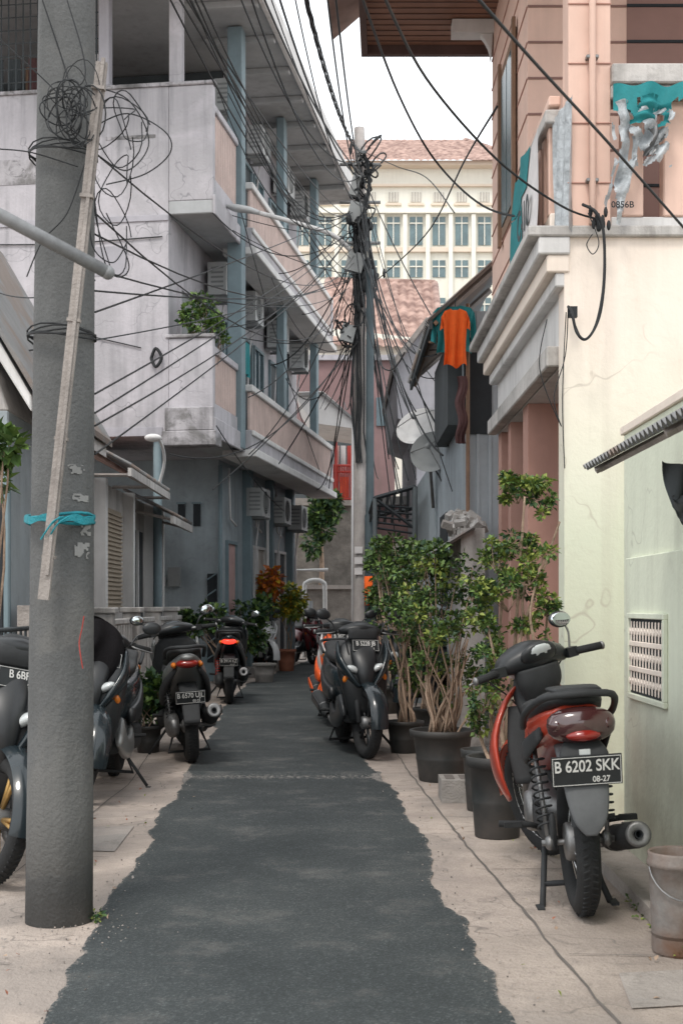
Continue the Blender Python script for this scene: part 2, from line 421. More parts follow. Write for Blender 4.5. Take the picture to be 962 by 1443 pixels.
# repaired concrete slab patches
mb.prism([(.86,4.0,.003),(1.12,4.05,.003),(1.13,4.42,.003),(.9,4.38,.003)],'conc2',(0,0,.004));mb.prism([(-1.36,6.6,.003),(-1.1,6.55,.003),(-1.12,7.3,.003),(-1.38,7.25,.003)],'conc2',(0,0,.004))
mb.box(1.16,1.36,2,6.6,0,.06,'conc2');mb.box(1.0,1.3,6.7,7.68,0,.05,'conc2')
sp.done(bevel=.003)
gv=Obj('gravel');mb=gv['stones']
for _ in range(420):
    c=random.random()
    if c<.4: y=random.uniform(3.5,9);x=edge_at(Rd,y)+random.gauss(.03,.06)
    elif c<.75: y=random.uniform(3.5,9);x=edge_at(Ld,y)+random.gauss(-.03,.06)
    else: x=-1.0+random.gauss(0,.13);y=5.0+random.gauss(0,.15)
    s_=random.uniform(.0012,.0045)
    R=Matrix.Rotation(random.uniform(0,3),3,'Z')@Matrix.Rotation(random.uniform(0,3),3,'X')
    mb.obox((x,y,s_*.5+.004),(s_*1.6,s_,s_),random.choice(['conc2','joint','cinder','conc']),R)
gv.done()
lv=Obj('fallen_leaves');mb=lv['l']
for _ in range(110):
    y=random.uniform(3.6,9);x=random.choice([random.uniform(.5,1.3),random.uniform(-1.4,-.85)])
    leafset(mb,(x,y,.012),(.02,.02,.004),1,.020,['oldwood','terra','leafl','bark'])
lv.done(recalc=False)
lv=Obj('weeds');mb=lv['l']
for _ in range(26):
    y=random.uniform(3.8,7.4);leafset(mb,(1.155+random.gauss(0,.01),y,.015),(.02,.03,.015),7,.022,['leaf1','leaf2','leafl'])
for _ in range(12):
    a_=random.uniform(-.5,1.2);leafset(mb,(-1.07+.14*cos(a_),5.13+.14*sin(a_),.012),(.02,.02,.012),8,.02,['leaf1','leaf3','leafl'])
lv.done(recalc=False)
# ------------------------------------------------------------------ left foreground utility pole
O=Obj('utility_pole')
pc=Vector((-1.073,5.13,0));pt=Vector((-1.0,5.13,8.5))
O['shaft'].tube([pc.lerp(pt,t/20) for t in range(21)],[.127-.05*t/20 for t in range(21)],'polec',40)
mb=O['timber_splint'];a=S(143,86,4.90);b=S(63,845,4.93)
mid=(a+b)/2;dv=(a-b);R=Matrix.Rotation(atan2(dv.x,dv.z),3,'Y')
mb.obox(mid,(.040,.02,dv.length),'oldwood',R);mb.obox(mid+Vector((.012,-.014,.05)),(.012,.014,dv.length*.96),'oldwood',R)
for t in (.08,.3,.52,.75,.95): mb.obox(b.lerp(a,t),(.048,.03,.012),'oldwood',R)
mb=O['bindings']
for v,k,w,cnt in ((465,'cable',.0035,5),(728,'tape',.006,3),(205,'cable',.003,5)):
    z=CH+(V0-v)/F*5.0;cx=pc.lerp(pt,z/8.5).x-.004
    for i in range(cnt):
        zz=z+(i-cnt/2)*w*1.9
        mb.tube([(cx+ .128*cos(q/16*2*pi),5.11+.150*sin(q/16*2*pi),zz+.010*sin(q*.8+i*1.3)) for q in range(17)],w,k,6,False)
z=CH+(V0-732)/F*5.0
mb.grid(lambda a_,b_:Vector((-1.06+.135*cos(-2.9+a_*2.7),5.1+.158*sin(-2.9+a_*2.7),z+(b_-.5)*.026+.006*sin(a_*21+b_*5))),30,4,'tape')
for (u,v) in ((75,735),(70,742),(82,738)):
    mb.tube(crv([S(u+15,728,4.9),S(u,v,4.88),S(u-12,v+18,4.9)],4),.003,'tape',5)
mb=O['labels']
for u,v,w,h,sd in ((105,660,.055,.035,1),(112,775,.045,.06,2),(110,700,.05,.03,3),(116,745,.03,.045,4)):
    x0=(u-U0)/F*5.;mb.grid(lambda a_,b_:Vector((x0+(a_-.5)*w, pc.y-sqrt(max(0,.121**2-(x0+(a_-.5)*w+1.062)**2))-.003, CH+(V0-v)/F*5.+(b_-.5)*h)),14,12,'paperold',keep=lambda a_,b_:noise.noise(Vector((a_*4,b_*4,sd*7.3)))+.9*min(a_,1-a_,b_,1-b_)>.02)
mb=O['cable_coils']
for i in range(15):
    u=random.gauss(104,9);v=random.gauss(165,22);rx=random.uniform(.035,.075);rz=random.uniform(.05,.11);ph=random.uniform(0,6);c=S(u,v,4.92)
    mb.tube([c+Vector((rx*cos(q/20*2*pi+ph),.02*sin(q*.6+ph)-.03,rz*sin(q/20*2*pi+ph))) for q in range(22)],random.choice([.0018,.0022,.0028]),'cable',5,False)
for i,(u,v,w,h) in enumerate([(172,185,34,48),(160,330,22,60),(185,170,24,36),(158,210,26,70),(165,265,20,50),(148,175,40,30)]):
    c=S(u,v,5.0)
    mb.tube([c+Vector((w/F*5*cos(q/24*2*pi+.5*sin(i))*(1+.15*sin(q*.7+i)),.05*sin(q*.5+i),h/F*5*sin(q/24*2*pi))) for q in range(26)],.0024,'cable',5,False)
for P in ([(120,230),(95,300),(60,340),(38,390)],[(130,180),(180,160),(232,185),(240,215),(205,245),(150,260)],[(130,250),(145,360),(165,390),(182,372),(150,300)],[(0,210),(45,215),(110,235)],[(0,55),(60,110),(110,160)],[(60,0),(90,90),(110,160)],[(95,0),(120,110),(60,140),(110,190)],[(120,120),(180,140),(210,200),(180,240),(140,220)],[(125,300),(132,350),(160,370),(180,340)]):
    mb.tube(crv([S(u,v,4.95+.08*random.random()) for u,v in P]),.0026,'cable',5)
O['markings'].tube(crv([S(120,868,5.0)+Vector((0,-.02,0)),S(116,885,4.985),S(112,905,4.99),S(114,925,4.985),S(117,942,4.99)],5),.0022,'redm',5)
O.done()
O=Obj('metal_pipe');O['p'].tube([S(-260,170,3.2),S(0,303,3.3),S(152,384,3.4)],.017,'galv',14);O['cap'].ell(S(152,384,3.4),(.018,.018,.018),'galv');O.done()
# ------------------------------------------------------------------ left apartment building
def ac_unit(mb,s,t,z,w=.66,h=.48,d=.28):
    mb.box(s,s+w,t,t+d,z,z+h,'ac')
    o=mb.M;mb.M=o@Matrix.Translation((s+w*.4,t+d,z+h*.5))
    mb.lathe([(.001,.004),(h*.4,.004)],'dark',20)
    for r_ in (.4,.32,.24,.16,.08): mb.lathe([(h*r_,.006),(h*r_+.006,.014),(h*r_+.012,.006)],'grey',20)
    for a_ in range(6): mb.tube([(0,.012,0),(h*.4*cos(a_*pi/3),.012,h*.4*sin(a_*pi/3))],.004,'grey',4)
    mb.M=o
    mb.box(s+w*.82,s+w*.84,t+d,t+d+.004,z+.03,z+h-.03,'grey')
    mb.box(s+.1,s+.14,t-.05,t+d+.02,z-.04,z-.002,'grey');mb.box(s+w-.14,s+w-.1,t-.05,t+d+.02,z-.04,z-.002,'grey')
    for i in range(5): mb.box(s-.006,s,t+.05,t+d-.04,z+.1+i*.07,z+.13+i*.07,'grey')
    mb.tube([(s+w*.9,t+.1,z),(s+w*.9,t+.04,z-.5),(s+w*.9,t+.02,z-1.)],.015,'clothw',5)
def window(mb,s0,s1,t,z0,z1,k='glassd',f='white',mull=1,door=False):
    w=.05
    mb.box(s0,s1,t+.004,t+.012,z0,z1,k)
    mb.box(s0-w,s0,t,t+.05,z0-w,z1+w,f);mb.box(s1,s1+w,t,t+.05,z0-w,z1+w,f)
    mb.box(s0,s1,t,t+.05,z1,z1+w,f)
    if not door: mb.box(s0,s1,t,t+.06,z0-w,z0,f)
    for i in range(mull):
        q=s0+(s1-s0)*(i+1)/(mull+1);mb.box(q-.02,q+.02,t+.012,t+.04,z0,z1,f)
FA=frameM((-1.73,18.2),(1.42,9.6))
O=Obj('apartment_building')
for k in('walls','balconies','windows','air_conditioners','roof','columns','pipes','terrace_screen','laundry'): O[k].M=FA
W=O['walls']
W.box(0,9.7,-6,-.62,3.5,8.24,'lav')
W.box(3.2,9.7,-6,-.62,8.24,9.66,'lav2')
W.box(3,9.7,-6,-.65,0,3.5,'blueg')
W.box(-.01,.05,-6,-3.95,8.24,8.75,'lav');W.box(-.02,.05,-6,-3.95,8.75,9.9,'peach')
W.box(-.02,0,-6,-.62,6.42,6.5,'lav2');W.box(-.015,0,-5.9,-.7,3.5,3.62,'lav2')
W.box(-.03,.15,-3.95,-.6,8.24,8.29,'lavm')
W.box(2.96,3,-6,-.65,0,.5,'trimb')
W.box(-.008,0,-2.2,-1.2,5.7,6.1,'lav2');W.box(-.008,0,-3.1,-2.5,7.0,7.35,'lavm');W.box(-.006,0,-1.5,-.8,7.55,7.6,'lavm')
Bc=O['balconies']
def balcony(z0,ztop,zs0,zs1):
    Bc.box(0,9.7,-.62,.0,z0,z0+.18,'soff')
    Bc.box(0,.12,-.62,0,z0+.18,ztop,'lav')
    Bc.box(-.03,9.7,-.002,.04,z0-.03,z0+.24,'lav')
    Bc.box(-.03,.14,-.66,.03,ztop,ztop+.05,'lavm')
    Bc.box(.12,1.5,-.1,-.004,z0+.24,zs0,'lav');Bc.box(.12,1.5,-.12,.01,zs1,zs1+.1,'lav')
    i=.16
    while i<1.46: Bc.box(i,i+.05,-.08,-.02,zs0,zs1,'pinkrail');i+=.105
    t0=z0+.24;t1=z0+.87
    Bc.box(1.8,9.6,.04,.14,z0+.0,t0+.06,'lav');Bc.box(1.8,9.6,.02,.16,t1,t1+.10,'white')
    Bc.box(1.8,9.6,.14,.17,t0-.02,t0+.06,'white')
    i=1.85
    while i<9.55:
        Bc.box(i,i+.06,.06,.12,t0+.06,t1,'pinkrail');i+=.115
    Bc.box(9.5,9.7,-.62,.14,z0,t1+.1,'lav')
balcony(3.5,4.82,3.95,4.62);balcony(6.5,8.24,7.0,7.9)
Bc.box(1.8,9.7,-.3,.22,3.40,3.52,'white');Bc.box(1.8,9.7,-.3,.22,6.40,6.52,'white')
Bc.box(-.06,.3,-.7,.05,3.36,3.56,'lavm');Bc.box(-.05,.0,-.66,.02,3.56,3.88,'lavm')
C=O['columns']
for s_,a_,b_ in((1.5,0,9.5),(5.2,3.5,9.66),(8.6,3.5,9.66)): C.box(s_,s_+.26,-.16,.06 if s_<2 else -.02,a_ if s_>2 else 3.5,9.66,'trimb')
C.box(0.02,.2,-.62,-.45,8.29,9.66,'lav');C.box(-.02,.14,-1.6,-1.45,8.29,9.66,'lav2')
C.tube([(0.1,-.8,0),(.1,-.8,3.5)],.06,'trimb',10)
for s_ in (4.7,6.6,8.6): C.box(s_,s_+.18,-.66,-.5,0,3.5,'trimb')
R_=O['roof']
R_.box(-1.5,10.2,-6,.48,9.68,9.84,'soff');R_.box(-1.5,10.25,.48,.56,9.62,9.98,'white');R_.box(10.2,10.26,-6,.56,9.62,9.98,'white')
for i in range(9): R_.box(i*1.2-.5,i*1.2-.38,-.6,.46,9.58,9.68,'soff')
Wn=O['windows']
for s_ in (2.1,4.4,6.8):
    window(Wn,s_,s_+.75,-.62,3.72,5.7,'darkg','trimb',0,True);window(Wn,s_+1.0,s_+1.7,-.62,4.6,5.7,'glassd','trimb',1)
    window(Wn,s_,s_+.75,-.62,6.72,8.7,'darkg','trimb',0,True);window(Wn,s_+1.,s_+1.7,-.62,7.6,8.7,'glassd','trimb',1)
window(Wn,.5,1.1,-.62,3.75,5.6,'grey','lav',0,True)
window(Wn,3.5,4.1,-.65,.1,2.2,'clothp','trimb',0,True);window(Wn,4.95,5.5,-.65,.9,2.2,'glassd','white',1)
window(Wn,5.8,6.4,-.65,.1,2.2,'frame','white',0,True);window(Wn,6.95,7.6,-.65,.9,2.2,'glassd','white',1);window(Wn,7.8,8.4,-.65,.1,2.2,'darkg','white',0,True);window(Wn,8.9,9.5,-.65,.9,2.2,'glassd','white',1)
for t_ in (-1.25,-1.0): 
    Wn.box(2.96,2.99,t_-.05,t_+.06,2.45,2.8,'dark');Wn.box(2.94,2.96,t_-.07,t_+.08,2.8,2.83,'trimb')
Wn.box(2.95,2.985,-.82,-.67,.3,1.7,'dark')
for i in range(6): Wn.tube([(2.93,-.82,.35+i*.25),(2.93,-.67,.45+i*.25)],.012,'trimb',5)
Wn.box(2.9,2.97,-1.45,-1.25,1.5,1.8,'grey');Wn.box(2.92,2.97,-1.6,-1.5,1.5,1.65,'clothw')
A=O['air_conditioners']
for s_,t_,z in((2.3,-.55,8.75),(4.6,-.55,8.85),(6.9,-.55,8.9),(8.6,-.55,8.95),(1.9,-.55,5.85),(4.0,-.55,5.9),(6.3,-.55,5.9),(8.5,-.55,5.9),(4.7,-.58,2.72),(6.7,-.58,2.72),(8.5,-.58,2.7)):
    ac_unit(A,s_,t_,z)
P_=O['pipes']
P_.tube([(2.9,-.6,0),(2.9,-.6,3.4)],.035,'trimb',8);P_.tube([(6.1,-.5,0),(6.1,-.5,3.3)],.03,'white',8)
P_.tube([(-.03,-3.6,3.5),(-.03,-3.6,8.2)],.02,'grey',6);P_.tube([(-.02,-3.6,6.2),(-.02,-2.2,6.15),(-.02,-.7,6.2)],.009,'cable',5)
P_.tube([(-.02,-5,5.2),(-.02,-2.4,5.05),(-.02,-1.0,4.7)],.008,'cable',5)
for s_ in (3.4,5.4,7.3): P_.tube([(s_,-.58,3.4),(s_+.1,-.58,2.6),(s_+.4,-.55,2.5)],.02,'white',6)
P_.tube(crv([(-.04,-.85,4.55),(-.06,-.78,4.68),(-.06,-.70,4.55),(-.06,-.78,4.43),(-.05,-.85,4.55)],6),.022,'cable',6)
T_=O['terrace_screen']
for i in range(24): T_.tube([(.02,-3.95+i*.105,8.24),(.02,-3.95+i*.105,9.6)],.011,'darkg',4)
for z in (8.42,8.6,8.78,8.96,9.14,9.32,9.5): T_.tube([(.02,-3.95,z),(.02,-1.5,z)],.009,'darkg',4)
T_.box(3.1,3.2,-6,-.62,8.24,9.66,'darkg')
T_.box(1.4,3.1,-3.2,-2.9,8.24,9.2,'wood')
Ly=O['laundry']
def cloth(mb,a,b,h,k,fold=.03,n=14,seed=0,flare=0.):
    a=Vector(a);b=Vector(b);dn=(b-a).cross(Vector((0,0,1))).normalized()
    mb.grid(lambda u_,v_: a.lerp(b,.5+(u_-.5)*(1+flare*v_))+Vector((0,0,-h*v_+.02*sin(u_*5+seed)*v_))+dn*fold*(.3+v_)*sin(u_*17+seed+2*v_),n,8,k)
for i,(t_,k) in enumerate([(-3.6,'dark'),(-3.35,'darkg'),(-3.1,'darkg'),(-2.8,'clothd'),(-2.5,'darkg'),(-2.2,'teal'),(-1.95,'clothw'),(-1.75,'darkg')]):
    cloth(Ly,(.5,t_,8.95),(.5,t_+.18,8.95),.5+.1*sin(i*2),k,.02,10,i)
cloth(Ly,(2.2,-.2,5.25),(2.55,-.2,5.25),.55,'teal',.02)
cloth(Ly,(2.2,-.05,5.2),(2.5,-.05,5.2),.5,'teal',.02)
O.done(bevel=.012,nobev=('laundry','terrace_screen','pipes','air_conditioners','windows'))
O=Obj('wall_lamp');mb=O['arm'];mb.tube(crv([S(222,690,17.5),S(232,650,17.3),S(225,620,17),S(212,618,16.9)],5),.02,'white',8)
O['head'].ell(S(216,617,16.8),(.11,.09,.05),'white');O.done()
# ------------------------------------------------------------------ left low houses
def corrugated(mb,a,b,c,d,k,pitch=.076,amp=.018,n=6):
    a,b,c,d=map(Vector,(a,b,c,d));L=(b-a).length;nu=int(L/pitch*6);nr=(b-a).cross(d-a).normalized()
    for off,kk in((0,k),(.008,k)):
        mb.grid(lambda u_,v_: a.lerp(b,u_).lerp(d.lerp(c,u_),v_)+nr*(amp*sin(u_*L/pitch*2*pi)+off),nu,2,kk)
O=Obj('low_house');W=O['walls']
W.box(-6,-2.75,11.3,20,0,2.62,'whiteold');W.box(-2.75,-2.6,11.3,20,0,.35,'conc2')
for y in (15.0,17.0,18.8,19.85): W.box(-2.75,-2.62,y,y+.15,.35,2.62,'white')
Wn=O['windows'];Wn.box(-2.75,-2.74,15.25,16.8,1.15,2.35,'blind')
for i in range(22): Wn.box(-2.74,-2.72,15.25,16.8,1.17+i*.053,1.195+i*.053,'blind')
Wn.box(-2.75,-2.735,17.3,18.6,.4,2.2,'darkg');Wn.box(-2.75,-2.735,19.1,19.7,.35,2.2,'darkg');Wn.box(-2.75,-2.735,12,14.6,.4,2.3,'glassd')
Wn.box(-2.73,-2.70,17.3,17.38,.4,2.2,'white');Wn.box(-2.73,-2.70,17.95,18.02,.4,2.2,'white')
Rf=O['awning']
corrugated(Rf,(-2.28,14.6,2.72),(-2.28,17.9,2.72),(-2.85,17.9,3.02),(-2.85,14.6,3.02),'corr')
corrugated(Rf,(-2.2,17.6,2.4),(-2.2,19.9,2.4),(-2.85,19.9,2.72),(-2.85,17.6,2.72),'corr')
corrugated(Rf,(-2.75,11.2,2.9),(-2.75,20,2.9),(-4.6,20,3.9),(-4.6,11.2,3.9),'tile')
Rf.box(-2.31,-2.27,14.6,17.9,2.6,2.69,'whiteold');Rf.box(-2.23,-2.19,17.6,19.9,2.27,2.37,'whiteold')
for y in (14.7,16.2,17.8): Rf.tube([(-2.3,y,2.62),(-2.75,y,2.62)],.02,'oldwood',4)
for y in (17.7,19.8): Rf.tube([(-2.2,y,2.32),(-2.75,y,2.45)],.02,'oldwood',4)
O.done()
O=Obj('garden_wall');W=O['wall']
for y in (13.2,14.9,16.6,18.3,19.6): W.box(-2.42,-2.24,y,y+.18,0,1.12,'whiteold');W.box(-2.45,-2.21,y-.03,y+.21,1.12,1.18,'whiteold')
W.box(-2.38,-2.28,13.3,19.7,0,.35,'whiteold')
y=13.42
while y<19.6: W.box(-2.36,-2.30,y,y+.09,.35,1.0,'whiteold');y+=.17
W.box(-2.37,-2.29,13.3,19.7,1.0,1.06,'whiteold')
O.done(bevel=.01)
O=Obj('white_gable_house');W=O['walls']
W.box(-5,-2.22,9.,11.2,0,2.5,'blueg');W.box(-2.22,-2.15,9.,11.2,0,.6,'conc2')
W.box(-2.6,-2.24,8.96,9.,.9,2.0,'dark');W.box(-2.24,-2.20,8.94,9.0,.6,2.4,'trimb')
W.prism([(-5,9.0,2.5),(-2.22,9.0,2.5),(-2.3,9.0,2.75),(-3.0,9.0,3.9),(-5,9.,3.9)],'whiteold',(0,2.2,0))
Rf=O['roof'];Rf.prism([(-2.0,8.7,2.45),(-2.0,8.7,2.55),(-2.9,8.7,4.1),(-2.9,8.7,3.9)],'white',(0,2.8,0))
Rf.prism([(-1.96,8.66,2.54),(-1.96,8.66,2.60),(-2.9,8.66,4.22),(-2.9,8.66,4.12)],'corr',(0,2.9,0))
O.done(bevel=.01)
O=Obj('steel_gate');mb=O['bars']
for i in range(14): mb.tube([(-2.05,7.2+i*.13,0.05),(-2.05,7.2+i*.13,1.05)],.009,'darkg',5)
for z in (.1,.6,1.05): mb.tube([(-2.05,7.1,z),(-2.05,9.,z)],.015,'darkg',6)
mb.box(-2.15,-1.98,8.95,9.15,0,1.2,'conc2');O.done()
# ------------------------------------------------------------------ right building
O=Obj('peach_house')
W=O['walls']
W.box(1.27,4.5,7.7,7.9,0,3.32,'creamlime')
W.box(1.285,4.5,7.9,11.1,2.60,3.3,'white')
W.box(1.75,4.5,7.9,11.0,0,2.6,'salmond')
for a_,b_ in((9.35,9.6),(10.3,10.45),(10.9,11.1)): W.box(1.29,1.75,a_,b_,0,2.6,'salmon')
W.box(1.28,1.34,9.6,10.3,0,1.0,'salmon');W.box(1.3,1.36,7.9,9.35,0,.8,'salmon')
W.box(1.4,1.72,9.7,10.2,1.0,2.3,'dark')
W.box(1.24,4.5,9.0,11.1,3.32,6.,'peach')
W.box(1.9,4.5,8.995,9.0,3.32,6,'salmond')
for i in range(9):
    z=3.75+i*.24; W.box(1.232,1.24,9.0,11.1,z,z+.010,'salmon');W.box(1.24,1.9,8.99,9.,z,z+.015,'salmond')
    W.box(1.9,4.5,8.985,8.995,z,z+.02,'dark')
Cn=O['cornice']
for dx,z0,z1 in((.06,3.02,3.10),(.11,3.10,3.20),(.16,3.20,3.30)): Cn.box(1.28-dx,1.3,7.72-dx*.3,11.15,z0,z1,'white' if dx!=.11 else 'cream')
Cn.box(1.06,4.5,7.66,11.2,3.30,3.36,'whiteold')
Cn.box(1.2,1.28,7.9,11.1,2.60,2.72,'whiteold')
Cl=O['pilasters']
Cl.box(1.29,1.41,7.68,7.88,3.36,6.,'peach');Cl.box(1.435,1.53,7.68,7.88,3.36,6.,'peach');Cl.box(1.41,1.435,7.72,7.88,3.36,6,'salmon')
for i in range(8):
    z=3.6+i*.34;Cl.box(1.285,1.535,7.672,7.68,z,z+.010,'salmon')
Cl.tube([(1.42,7.64,3.36),(1.42,7.64,6)],.02,'peach',8)
for z in(3.6,4.3,5.0): Cl.box(1.385,1.455,7.63,7.68,z,z+.02,'steel')
Bl=O['balustrade']
Bl.box(1.53,4.5,7.66,7.84,4.08,4.16,'whiteold');Bl.box(1.53,4.5,7.63,7.87,4.16,4.27,'whiteold')
Bl.box(1.535,4.5,7.70,7.82,3.36,3.42,'white')
x=1.60
while x<4.3:
    Bl.box(x,x+.12,7.69,7.80,3.42,4.08,'peach');x+=.235
Bl.box(1.22,1.30,7.9,9.0,3.36,3.5,'cream');Bl.box(1.19,1.30,7.88,9.0,4.02,4.10,'whiteold');Bl.box(1.21,1.28,7.88,9.0,4.12,4.18,'peach')
y=7.95
while y<8.95: Bl.box(1.22,1.28,y,y+.09,3.5,4.02,'peach');y+=.19
Wn=O['windows']
Wn.box(1.225,1.24,9.55,10.35,4.0,5.3,'wood');Wn.box(1.215,1.225,9.62,9.93,4.08,5.2,'glassg');Wn.box(1.215,1.225,9.97,10.28,4.08,5.2,'glassg')
Wn.box(1.20,1.225,9.5,9.56,3.95,5.35,'wood');Wn.box(1.20,1.225,10.34,10.4,3.95,5.35,'wood')
Rf=O['roof']
Rf.prism([(.22,11.5,5.98),(.05,7.0,5.98),(5,7.0,5.98),(5,11.5,5.98)],'soffw',(0,0,.04))
for i in range(44):
    y=7.0+i*.105;Rf.box(.2,1.9,y,y+.006,5.972,5.98,'fascia')
Rf.prism([(.22,11.5,5.90),(.05,7.,5.90),(.01,7.,5.90),(.17,11.56,5.90)],'fascia',(0,0,.28))
Rf.prism([(.17,11.56,5.90),(.22,11.5,5.90),(5,11.5,5.90),(5,11.56,5.90)],'fascia',(0,0,.28))
Rf.prism([(-.08,11.75,6.12),(-.3,6.8,6.12),(2.5,6.8,7.4),(2.5,9.5,7.4)],'tile',(0,0,.06))
Rf.prism([(1.24,11.0,5.97)]+[(1.24-.02-.30*(1-cos(q*pi/16)),11.0,5.65+.30*sin(q*pi/16)) for q in range(9)],'white',(0,.08,0))
Rf.box(.9,1.24,10.96,11.12,5.86,5.97,'white')
Pp=O['pipes'];Pp.tube([(1.62,7.66,0),(1.62,7.66,2.2)],.012,'lime',6)
O.done(bevel=.008,nobev=('windows',))
O=Obj('banner');mb=O['fabric']
def bn(u_,v_):
    return Vector((1.155+.015*sin(u_*9+v_*3)-.02*v_,7.95+u_*1.05+.02*sin(v_*6),4.02-v_*.72+.02*sin(u_*12)))
mb.grid(lambda a_,b_:bn(a_,b_),24,10,'clothw');mb.grid(lambda a_,b_:bn(.3+a_*.7,b_*.35)+Vector((-.006,0,.01)),24,6,'teal')
mb.grid(lambda a_,b_:bn(a_*.35+.65,.35+b_*.6)+Vector((-.006,0,0)),16,6,'teal')
Mt=Matrix(((0,0,-1,1.120),(-1,0,0,8.35),(0,1,0,3.58),(0,0,0,1)))
O.extra.append(text('C-10',.26,Mt,'darkg'));O.done()
O=Obj('torn_tarpaulin');mb=O['tarp']
def rag(sd,thr=.0,es=1.4): return lambda a_,b_:noise.noise(Vector((a_*5,b_*5,sd)))*.8+es*min(a_,1-a_,(1-b_)*.9)>thr
mb.grid(lambda a_,b_:Vector((1.53+a_*.55,7.60+.02*sin(a_*14+b_*2)-.02*b_,4.14-b_*(.10+.11*abs(sin(a_*3.6+.6)))+.01*sin(a_*20))),60,14,'teal',keep=lambda a_,b_:noise.noise(Vector((a_*14,b_*3,2)))+1.1*(1-b_)>.05)
mb.grid(lambda a_,b_:Vector((1.60+a_*.27,7.575+.03*sin(a_*11+b_*5)+.02*sin(b_*19+a_*13),4.04-.36*b_-.04*sin(a_*3))),36,36,'plastic',keep=rag(3.1,.22))
mb.grid(lambda a_,b_:Vector((1.62+a_*.22,7.560+.03*sin(a_*9+b_*4)+.02*sin(b_*21),4.06-.22*b_)),30,20,'teal',keep=rag(9.7,.25))
mb.grid(lambda a_,b_:Vector((1.50+a_*.14+.03*sin(b_*5),7.585+.03*sin(a_*8+b_*7)+.015*sin(b_*33),4.04-.70*b_)),18,60,'plastic',keep=rag(5.5,.15))
mb.grid(lambda a_,b_:Vector((1.70+a_*.09+.02*sin(b_*5),7.55+.03*sin(a_*8+b_*7),3.88-.18*b_)),14,20,'steel',keep=rag(7.5,.2))
O.extra.append(text('0856B',.05,Matrix(((1,0,0,1.57),(0,0,-1,7.54),(0,1,0,3.44),(0,0,0,1))),'dark'));O.done()
O=Obj('hanging_sacking');mb=O['cloth'];cloth(mb,(1.24,7.9,4.05),(1.30,7.6,4.08),.75,'plastic',.02,10,2);O.done()
O=Obj('yellow_wall');W=O['wall']
W.box(1.36,1.52,1.5,6.5,0,2.02,'lime');W.box(1.345,1.54,1.5,6.52,2.02,2.06,'cream')
W.box(1.335,1.36,1.5,6.35,0,1.42,'lime')
W.box(1.52,4,6.3,6.5,0,2.02,'lime')
V=O['vent_block'];y0,y1,z0,z1=5.55,6.2,.80,1.14
V.box(1.328,1.335,y0,y1,z0,z1,'dark')
V.box(1.315,1.335,y0-.03,y1+.03,z1,z1+.025,'lime');V.box(1.315,1.335,y0-.03,y1+.03,z0-.025,z0,'lime')
V.box(1.315,1.335,y0-.03,y0,z0,z1,'lime');V.box(1.315,1.335,y1,y1+.03,z0,z1,'lime')
for i in range(1,3): V.box(1.320,1.328,y0,y1,z0+(z1-z0)*i/3-.012,z0+(z1-z0)*i/3+.012,'cream')
for r_ in range(3):
    for i in range(11):
        yc=y0+(i+.5)*(y1-y0)/11;zc=z0+(r_+.5)*(z1-z0)/3
        V.box(1.322,1.328,yc-.007,yc+.007,zc-.045,zc+.045,'cream')
        V.obox((1.324,yc+.028,zc),(.006,.026,.026),'cream',Matrix.Rotation(.78,3,'X'))
O.done(bevel=.004)
O=Obj('corrugated_awning');mb=O['sheet']
corrugated(mb,(.945,5.25,1.73),(.945,1.2,1.73),(1.42,1.2,1.98),(1.42,5.25,1.98),'corr',.058,.011)
for y in (1.6,2.8,4.,5.1): O['rafters'].tube([(.96,y,1.71),(1.42,y,1.95)],.014,'oldwood',4)
O['rafters'].tube([(1.0,1.2,1.725),(1.0,5.2,1.725)],.012,'oldwood',4)
O.done(recalc=False)
O=Obj('hanging_cloth');mb=O['cloth']
a0=S(932,645,4.6)
mb.grid(lambda a_,b_:Vector((a0.x+.0+a_*.18+.03*b_,4.6+.03*sin(a_*13+b_*4),a0.z-.01-b_*(.16+.05*sin(a_*5))-.04*a_)),16,12,'darkg')
mb.grid(lambda a_,b_:Vector((a0.x+.03+a_*.1,4.57+.02*sin(a_*9+b_*6),a0.z-.13-b_*.1*sin(.3+a_*2.5))),10,8,'greycable');O.done()
O=Obj('paint_bucket');c=(1.165,4.66,0)
Mx=Matrix.Translation(c)@Matrix.Rotation(radians(90),4,'X')
O['body'].lathe([(.001,.0),(.088,.0),(.092,.01),(.098,.18),(.103,.30),(.11,.302),(.11,.318),(.105,.33),(.108,.345),(.104,.352),(.098,.345),(.094,.06),(.001,.05)],'bucket',36,M=Mx)
O['handle'].tube([(1.165+.108*cos(q*pi/12),4.66-.02-.09*sin(q*pi/12),.30-.10*sin(q*pi/12)) for q in range(13)],.003,'steel',5);O.done()
O=Obj('cinder_block');mb=O['b'];p0=GX(622,1132);p1=GX(668,1130);yy=p0.y;x0,x1=p0.x,p1.x
mb.box(x0,x1,yy,yy+.3,.0,.14,'cinder')
for a_,b_ in((.14,.42),(.58,.86)): mb.box(x0+(x1-x0)*a_,x0+(x1-x0)*b_,yy+.05,yy+.25,.14,.143,'joint')
O.done(bevel=.008)
